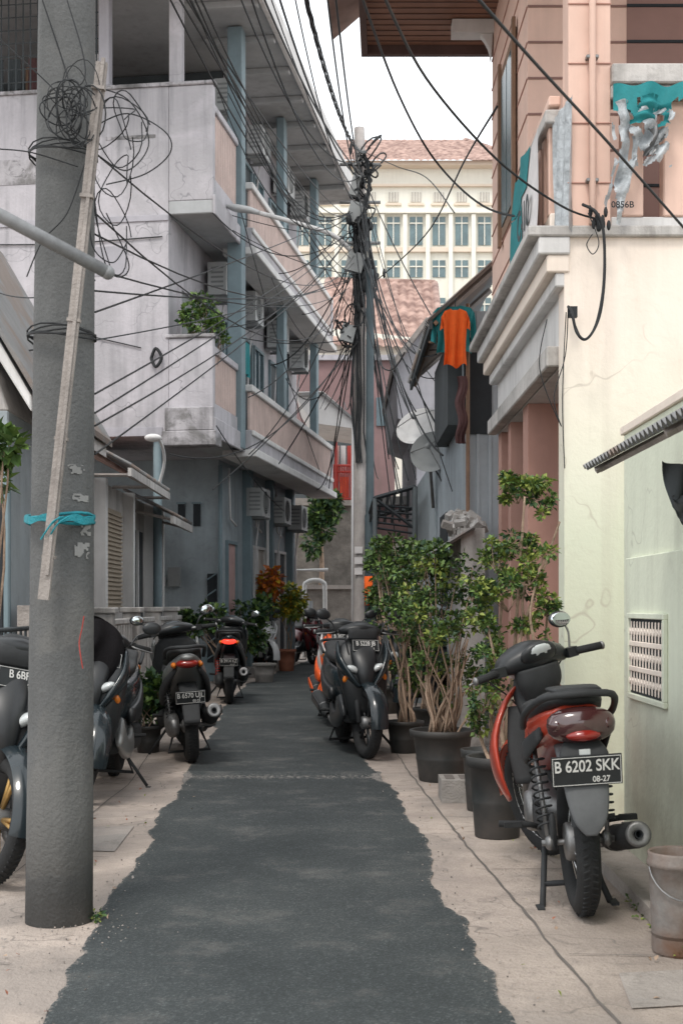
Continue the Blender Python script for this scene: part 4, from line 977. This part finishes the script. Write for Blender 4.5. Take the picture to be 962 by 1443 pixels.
    H.loft([(.42,-.17,.985,.03,.02,2.4),(.43,-.11,1.0,.075,.04,2.4),(.43,0,1.01,.10,.052,2.4),(.43,.11,1.0,.075,.04,2.4),(.42,.17,.985,.03,.02,2.4)],'black',side=(1,0,0))
    H.loft([(.50,.93,.12,.03,2.4),(.50,1.0,.12,.03,2.4),(.44,1.06,.06,.015,2.4)],'blackm');H.ell((.385,0,1.035),(.06,.08,.02),'glassd',Matrix.Rotation(-.4,3,'Y'))
    grips(H,.40,.985);mirrors(O['mirrors'],.40,.98)
    H.tube(crv([(.45,.12,.97),(.56,.15,.93),(.6,.10,.75),(.6,.07,.5),(.64,.07,.36)],5),.005,'cable',5);H.tube(crv([(.45,-.12,.97),(.55,-.16,.92),(.52,-.1,.75)],5),.005,'cable',5)
    plate_text(O,M,(-.985,0,.52),-1,radians(-22),l1,l2,.22,.10)
    if front: plate_text(O,MS,(.575,0,.88),1,radians(-18),l1,l2,.22,.095)
    if jacket:
        J=O['jacket'];J.M=MS
        for ss,(cx,w,zt,h) in enumerate([(.42,.40,1.10,.62),(.36,.34,1.12,.55),(.5,.34,1.11,.75)]):
            J.grid(lambda a_,b_:Vector((cx+.10*sin(min(b_*4,1.57))*(1 if ss!=1 else -1)+.03*sin(a_*14+ss+b_*3)*(.3+b_)+ .03*b_,-.06+(a_-.5)*w*(1-.30*b_)+.02*sin(b_*9),zt-.09*(a_*2-1)**2-h*b_*(.85+.2*sin(a_*7+ss)))),30,22,'cloth')
    O.done();return O
scooter('motor_scooter',(-1.14,10.3),(-.2,1.1),'silver','blackm',steer=12,lean=-4,l1='B 6570 UJL',l2='05-25')
scooter('motor_scooter',(-1.36,16.4),(-.06,1),'tealpaint','black',steer=-15,l1='B 3914 KZ',l2='01-27',tail='lenslit')
scooter('motor_scooter',(-1.85,24.6),(.50,-1),'whitepaint','black',steer=10,l1='B 4410 SL',l2='',skirt='whitepaint',nose='whitepaint')
scooter('motor_scooter',(-.98,28.6),(.35,-1),'redpaint2','black',steer=10,l1='B 3200 TP',l2='',nose='redpaint2')
scooter('motor_scooter',(.02,11.8),(.20,-1.25),'tealpaint','black',steer=10,lean=3,l1='B 5228 JB',l2='09-25')
scooter('motor_scooter',(-.10,14.2),(.10,-1.2),'whitepaint','orangep',steer=5,l1='B 3077 PA',l2='')
scooter('motor_scooter',(-1.60,9.5),(.03,-1.),'tealpaint','black',steer=24,lean=-3,l1='B 6120 KF',l2='04-26',jacket=True,skirt='silver')
scooter('motor_scooter',(-1.68,7.05),(.22,-1.2),'tealpaint','black',steer=28,l1='B 6BF0',l2='10-25',rim='gold',nose='black',skirt='whitepaint')
scooter('motor_scooter',(1.0,14.6),(-.3,-1.),'tealpaint','black',steer=5,l1='B 3077',l2='')
def cub():
    O=Obj('motorcycle');M=bikeM((.935,5.22),(.02,1),-4,rx=-.6);MS=steerM(M,24,(.42,0,.7))
    for k in('rear_wheel','body_panels','seat','engine','lights','stand','grab_rail','frame'): O[k].M=M
    for k in('front_wheel','handlebar','mirrors','fork'): O[k].M=MS
    wheel(O['rear_wheel'],(-.6,0,.285),.285,.092,'wire','blackm',False);wheel(O['front_wheel'],(.62,0,.28),.28,.075,'wire','chrome',False)
    Fk=O['fork']
    for s_ in(-1,1): Fk.tube([(.62,s_*.06,.28),(.55,s_*.06,.48),(.45,s_*.055,.75)],[.02,.018,.014],'steel',10)
    fender(Fk,(.62,0,.28),.32,.11,radians(0),radians(170),'redpaint')
    W=O['rear_wheel'];W.lathe([(.001,-.05),(.07,-.05),(.075,-.04),(.075,.04),(.07,.05),(.001,.05)],'steel',24,M=Matrix.Translation((-.6,0,.285)))
    Fr=O['frame']
    for s_ in(-1,1):
        Fr.tube([(-.6,s_*.085,.285),(-.15,s_*.09,.30)],.016,'blackm',8)
        coil(Fr,(-.6,s_*.115,.31),(-.47,s_*.13,.64),.032,'blackm',9)
        Fr.tube([(-.47,s_*.13,.64),(-.44,s_*.13,.70)],.016,'blackm',8)
        Fr.ell((-.6,s_*.11,.285),(.03,.02,.03),'steel')
    Fr.tube([(-.6,-.14,.285),(-.6,.14,.285)],.012,'steel',8)
    Fr.tube([(.44,0,.75),(.1,0,.48),(-.2,0,.45)],.03,'blackm',8)
    Fr.loft([(-.62,.095,.33,.012,.07,2.6),(-.35,.105,.31,.014,.05,3),(-.1,.10,.33,.014,.06,2.6)],'blackm')
    B=O['body_panels']
    B.loft([(.22,.58,.05,.08,2.4),(.05,.60,.09,.12,2.6),(-.2,.65,.135,.12,2.6),(-.45,.70,.145,.095,2.6),(-.68,.75,.13,.07,2.6),(-.82,.79,.09,.045,2.4)],'redpaint')
    for s_ in(-1,1):
        B.loft([(-.05,s_*.11,.57,.02,.05,2.4),(-.35,s_*.150,.62,.012,.045,2.4),(-.7,s_*.13,.72,.010,.025,2.4)],'blackm')
        B.loft([(.46,s_*.06,.84,.02,.05,2.2),(.42,s_*.15,.74,.02,.10,2.4),(.36,s_*.215,.58,.02,.12,2.4),(.30,s_*.21,.44,.016,.10,2.4),(.26,s_*.17,.33,.01,.04,2)],'redpaint')
        B.loft([(.37,s_*.09,.74,.05,.015,2.4),(.31,s_*.11,.55,.05,.015,2.4),(.26,s_*.10,.40,.04,.012,2)],'blackm')
    B.loft([(.44,.90,.09,.04,2.4),(.38,.78,.11,.05,2.4),(.30,.66,.07,.06,2.4),(.15,.60,.05,.06,2.4)],'blackm')
    B.loft([(-.60,.66,.07,.02,3),(-.78,.64,.085,.025,3),(-.88,.58,.085,.018,3),(-.93,.48,.075,.012,3),(-.95,.41,.055,.01,3),(-.955,.365,.02,.006,2)],'flap')
    fender(B,(-.6,0,.285),.33,.12,radians(60),radians(160),'blackm')
    S_=O['seat'];S_.loft([(.18,.70,.05,.025,2.4),(.08,.735,.09,.04,2.6),(-.15,.765,.135,.05,2.8),(-.4,.785,.14,.05,2.8),(-.62,.825,.125,.05,2.8),(-.78,.845,.09,.03,2.6),(-.82,.85,.05,.015,2.4)],'seat')
    G=O['grab_rail'];G.tube(crv([(-.4,.16,.72),(-.6,.17,.79),(-.84,.13,.86),(-.90,.05,.875),(-.90,-.05,.875),(-.84,-.13,.86),(-.6,-.17,.79),(-.4,-.16,.72)],6),.014,'blackm',8)
    G.loft([(-.70,.885,.10,.012,3),(-.88,.885,.085,.012,3)],'blackm')
    L=O['lights'];L.loft([(-.80,.785,.10,.03,2.2),(-.86,.765,.125,.065,2.4),(-.905,.755,.115,.06,2.4),(-.93,.75,.06,.03,2.2)],'lensd')
    for s_ in(-1,1): L.ell((-.885,s_*.09,.765),(.04,.035,.032),'lensd',Matrix.Rotation(s_*.35,3,'X'))
    L.ell((-.915,0,.725),(.03,.065,.022),'lens');L.box(-.925,-.90,-.02,.02,.655,.675,'lensc')
    B.loft([(-.86,.69,.07,.02,3),(-.90,.655,.09,.02,3),(-.915,.62,.08,.012,3)],'blackm')
    plate_text(O,M,(-.94,0,.60),-1,radians(-10),'B 6202 SKK','08-27',.255,.112)
    E=O['engine'];E.loft([(.25,.36,.08,.08,3),(.1,.34,.11,.11,3),(-.1,.33,.11,.11,3),(-.22,.34,.06,.06,3)],'steel')
    for i in range(6): E.obox((.28+i*.02,0,.40),(.008,.15,.13),'steel')
    E.lathe([(.001,-.13),(.08,-.13),(.09,-.11),(.09,.11),(.08,.13),(.001,.13)],'steel',24,M=Matrix.Translation((.0,0,.32)))
    E.tube(crv([(.3,-.05,.34),(.2,-.12,.2),(-.1,-.14,.18),(-.3,-.17,.22)],6),.018,'steel',8)
    muffler(E,(-.25,-.175,.22),(-.74,-.205,.32),.052,'blackm','steel')
    E.loft([(-.3,-.228,.26,.006,.035,3),(-.55,-.25,.30,.006,.03,3)],'steel')
    for s_ in(-1,1):
        E.tube([(0,s_*.12,.26),(0,s_*.25,.27)],.015,'rubber',8);E.tube([(-.35,s_*.1,.30),(-.42,s_*.16,.33),(-.42,s_*.22,.335)],.012,'rubber',8);E.obox((-.42,s_*.23,.335),(.03,.07,.022),'rubber')
    St=O['stand'];St.tube([(-.28,0.09,.24),(-.38,.12,.08),(-.46,.14,.0)],.013,'blackm',6);St.tube([(-.28,-.09,.24),(-.38,-.11,.08),(-.46,-.13,.01)],.013,'blackm',6)
    St.tube([(-.38,.12,.08),(-.38,-.12,.08)],.012,'blackm',6);St.obox((-.48,.15,.008),(.08,.03,.012),'blackm');St.obox((-.48,-.14,.012),(.08,.03,.012),'blackm')
    H=O['handlebar']
    H.loft([(.36,-.17,.93,.035,.025,2.4),(.37,-.12,.955,.075,.05,2.4),(.37,0,.97,.115,.072,2.4),(.37,.12,.955,.075,.05,2.4),(.36,.17,.93,.035,.025,2.4)],'black',side=(1,0,0))
    H.ell((.45,0,.93),(.06,.10,.07),'lensc');H.ell((.262,0,.985),(.02,.072,.045),'lensc',Matrix.Rotation(-.5,3,'Y'));H.ell((.275,0,.98),(.03,.095,.06),'black',Matrix.Rotation(-.5,3,'Y'))
    H.tube([(.45,0,.70),(.38,0,.93)],.03,'blackm',8)
    H.loft([(.33,.92,.11,.06,2.4),(.33,.85,.11,.06,2.4),(.36,.76,.07,.05,2.4)],'blackm')
    grips(H,.36,.94,.33);mb=O['mirrors']
    for s_ in(-1,):
        mb.tube(crv([(.33,s_*.19,.95),(.32,s_*.20,1.03),(.32,s_*.19,1.07)],5),.005,'chrome',6);mb.ell((.32,s_*.17,1.10),(.018,.058,.038),'black',Matrix.Rotation(.2,3,'X'));mb.ell((.308,s_*.17,1.10),(.010,.052,.033),'mirror',Matrix.Rotation(.2,3,'X'))
    H.tube(crv([(.36,.15,.96),(.45,.2,.92),(.46,.1,.8),(.45,.05,.7)],5),.004,'cable',5);H.tube(crv([(.36,-.15,.96),(.45,-.2,.9),(.46,-.1,.8),(.6,-.06,.4)],5),.004,'cable',5)
    O.done()
cub()
# ------------------------------------------------------------------ plants
G1=['leaf1','leaf2','leaf3','leaf2'];G2=['leaf1','leaf3','leaf3','leaf2'];GY=['leafl','leafl','leaf2','leaf1']
def cl(L,d,jit=.25): return [(S(u,v,d+random.uniform(-jit,jit)),(ru/F*d,max(ru/F*d*.8,.1),rv/F*d),w) for u,v,ru,rv,w in L]
def big():
    O=Obj('potted_shrub');c=Vector(((700-U0)/F*7.0,7.0,0));pot(O['pot'],c,.155,.42)
    d=7.05
    trunks=[[(705,1090),(715,1000),(735,900),(762,800),(785,735)],[(715,1090),(740,1010),(745,920),(735,850),(750,790)],[(700,1090),(690,1020),(700,950),(690,880)],[(710,1090),(725,960),(730,820),(735,700)],[(720,1090),(750,1000),(770,900),(775,830)],[(698,1090),(680,1040),(676,990)],[(712,1090),(700,1000),(705,900),(712,820)],[(716,1090),(728,1010),(755,930),(748,860),(768,770)]]
    for T in trunks:
        P=crv([S(u+random.uniform(-4,4),v,d+random.uniform(-.08,.08)) for u,v in T],6);n=len(P);O['branches'].tube(P,[.013-.008*i/n for i in range(n)],'bark',7)
    for (u,v,ru,rv,w) in [(745,682,36,20,1.2),(765,705,24,26,1.),(730,692,22,18,.8),(700,785,30,24,1.),(745,795,38,30,1.5),(715,835,40,28,1.3),(768,840,22,28,.8),(690,870,32,30,1.),(735,875,28,20,.7),(700,925,35,25,.9),(680,975,22,30,.7),(740,765,36,16,.7),(672,1015,16,22,.4),(730,940,20,18,.3),(697,1005,20,25,.35),(770,910,14,20,.3),(690,955,30,20,.4),(665,830,20,18,.5)]:
        c_=S(u,v,d+random.uniform(-.12,.12));rad=(ru/F*d,ru/F*d*.8,rv/F*d)
        for k in range(8):
            e=c_+Vector((random.uniform(-1,1)*rad[0],random.uniform(-1,1)*rad[1],random.uniform(-1,1)*rad[2]))*.85
            stem(O['branches'],c_-Vector((0,0,rad[2])),e,.003,.0012,wob=.01,n=3)
            leafset(O['foliage'],e,(rad[0]*.30,rad[1]*.30,rad[2]*.28),int(54*w),.031,random.choice([G1,GY,GY,GY,G2]),shell=.2)
    O.done(recalc=False)
big()
def shrub2():
    O=Obj('potted_shrub');d=9.25;c=Vector(((623-U0)/F*d,d,0));pot(O['pot'],c,.215,.35)
    for i in range(14):
        u=623+random.uniform(-50,50);v=random.uniform(880,960)
        stem(O['branches'],c+Vector((random.uniform(-.1,.1),random.uniform(-.1,.1),.32)),S(u,v,d),.012,.005,wob=.04)
    for (u,v,ru,rv,w) in [(600,800,40,26,.9),(640,830,45,30,1.1),(665,800,30,22,.6),(585,850,35,30,.9),(620,880,48,30,1.1),(660,890,36,30,1.),(640,930,45,28,1.),(600,930,20,20,.35),(675,940,25,30,.6),(610,770,22,14,.3),(655,860,30,20,.6),(570,815,24,24,.5),(650,975,30,16,.4)]:
        c_=S(u,v,d+random.uniform(-.25,.25));rad=(ru/F*d,ru/F*d*.9,rv/F*d)
        stem(O['branches'],c+Vector((random.uniform(-.1,.1),random.uniform(-.1,.1),.32)),c_,.009,.003,wob=.04)
        for k in range(7):
            e=c_+Vector((random.uniform(-1,1)*rad[0],random.uniform(-1,1)*rad[1],random.uniform(-1,1)*rad[2]))*.9
            leafset(O['foliage'],e,(rad[0]*.30,rad[1]*.30,rad[2]*.28),int(46*w),.040,random.choice([G1,G1,GY,G2]),shell=.2)
    O.done(recalc=False)
shrub2()
O=Obj('flower_pot');pot(O['p'],((680-U0)/F*7.9,7.9,0),.125,.36);O.done()
shrub('potted_plant',((570-U0)/F*11,11.0,0),.15,.26,cl([(545,800,28,22,1),(575,830,30,30,1),(560,870,26,30,1),(590,780,26,18,.7),(530,775,16,14,.5),(585,900,24,36,1),(572,950,20,24,.7)],11.2),G1,.05,per=320)
shrub('potted_plant',((610-U0)/F*12,12.4,0),.16,.26,cl([(560,775,30,16,1),(600,790,34,22,1),(640,800,30,24,1),(540,830,20,24,.8),(600,850,40,40,1)],12.8),G1,.055,per=340)
shrub('potted_plant',((545-U0)/F*15,15,0),.16,.3,cl([(540,850,22,36,1),(555,800,26,22,1),(530,790,18,16,.6)],15.4),G2,.06,per=300)
shrub('potted_plant',GX(209,1060),.115,.22,cl([(208,985,24,20,1),(195,965,16,18,.6),(222,975,16,24,.7)],11.1,.08),G2,.075,per=300,sr=.006)
shrub('potted_plant',(-2.1,12.8,0),.14,.25,cl([(165,960,14,24,.7),(205,1000,14,20,.6)],12.8,.1),G2,.07,per=240)
shrub('croton_plant',(-1.45,24.,0),.17,.4,cl([(378,818,15,12,1),(382,832,13,10,.8)],24.,.1),['leafo','leafo','leafy','terra'],.14,per=170,potk='terra')
shrub('croton_plant',(-1.0,24.6,0),.17,.4,cl([(410,845,20,20,1),(402,858,16,12,.6),(420,860,12,14,.5)],24.5,.1),['leafy','leafl','leafl','leaf2'],.11,per=330,potk='terra')
shrub('potted_plant',(-1.75,22.,0),.2,.35,cl([(352,870,18,18,1),(362,890,20,22,1),(345,905,14,20,.7),(370,860,14,18,.6)],22.2,.2),G2,.11,per=260,potk='terra')
shrub('potted_plant',(-1.65,19.5,0),.16,.3,cl([(300,870,16,18,.8),(280,885,16,14,.7),(265,878,14,16,.7)],19.5,.1),G2,.1,per=220)
shrub('potted_plant',FA@Vector((.35,-.25,3.68)),.14,.22,cl([(270,442,13,14,.8),(290,430,18,12,.8),(303,455,12,14,.7),(285,460,18,10,.7),(315,472,6,10,.3)],18.4,.1),G1,.07,per=260)
O=Obj('climbing_plant')
for u,v,ru,rv,w in [(465,705,14,10,1),(450,725,16,14,1),(440,760,12,26,1),(455,745,14,16,.8),(472,720,8,14,.5),(445,700,8,6,.4)]:
    leafset(O['foliage'],S(u,v,33.6),(ru/F*33,.3,rv/F*33),int(260*w),.16,G2)
stem(O['stem'],S(452,830,33.8),S(455,720,33.8),.07,.03)
O.done(recalc=False)
O=Obj('broadleaf_plant')
base=Vector((-1.95,7.6,0));pot(O['pot'],base,.16,.35)
for i in range(7):
    e=S(random.uniform(-15,24),random.uniform(605,695),7.6+random.uniform(-.1,.1));stem(O['stems'],base+Vector((0,0,.3)),e,.012,.005,wob=.05)
    leafset(O['foliage'],e,(.07,.08,.08),24,.10,['leaf1','leaf2','leaf1'],shell=.1)
O.done(recalc=False)
O=Obj('flower_pot');pot(O['p'],(-.25,31.,0),.22,.4,'terra');O.done()
O=Obj('flower_pot');pot(O['p'],(-1.2,21,0),.18,.3,'cinder');O.done()
O=Obj('doorstep');mb=O['s'];mb.box(-1.95,-1.55,20.6,22.2,0,.14,'conc2');mb.box(-1.7,-1.3,22.4,24.4,0,.16,'conc2');mb.box(-1.4,-1.05,24.6,26.5,0,.15,'conc2');O.done(bevel=.01)
# ------------------------------------------------------------------ light, sky, camera
sc=bpy.context.scene
w=bpy.data.worlds.new('World');sc.world=w;w.use_nodes=True;nt=w.node_tree
el,az=radians(56),radians(200)
sky=nt.nodes.new('ShaderNodeTexSky');sky.sky_type='NISHITA';sky.sun_disc=False;sky.sun_elevation=el;sky.sun_rotation=az;sky.dust_density=4;sky.air_density=1.
mx=nt.nodes.new('ShaderNodeMix');mx.data_type='RGBA';mx.inputs[0].default_value=.8;mx.inputs[7].default_value=(12.3,12.7,12.9,1)
nt.links.new(sky.outputs[0],mx.inputs[6]);nt.links.new(mx.outputs[2],nt.nodes['Background'].inputs[0]);nt.nodes['Background'].inputs[1].default_value=.15
sun=bpy.data.lights.new('sun','SUN');sun.energy=1.5;sun.angle=radians(12);sun.color=(1,.95,.88)
so=bpy.data.objects.new('sun',sun);sc.collection.objects.link(so)
dv=Vector((sin(az)*cos(el),cos(az)*cos(el),sin(el)))
so.rotation_euler=dv.to_track_quat('Z','Y').to_euler()
cam=bpy.data.cameras.new('camera');co=bpy.data.objects.new('camera',cam);sc.collection.objects.link(co);sc.camera=co
co.location=(0,0,CH);co.rotation_euler=(radians(90),0,0)
cam.sensor_fit='VERTICAL';cam.sensor_height=36;cam.sensor_width=24;cam.lens=F/1443*36;cam.shift_y=(V0-721.5)/1443;cam.clip_end=2000;cam.clip_start=.05
cam.dof.use_dof=True;cam.dof.focus_distance=8.5;cam.dof.aperture_fstop=8
sc.view_settings.view_transform='Standard';sc.view_settings.look='None';sc.view_settings.exposure=0
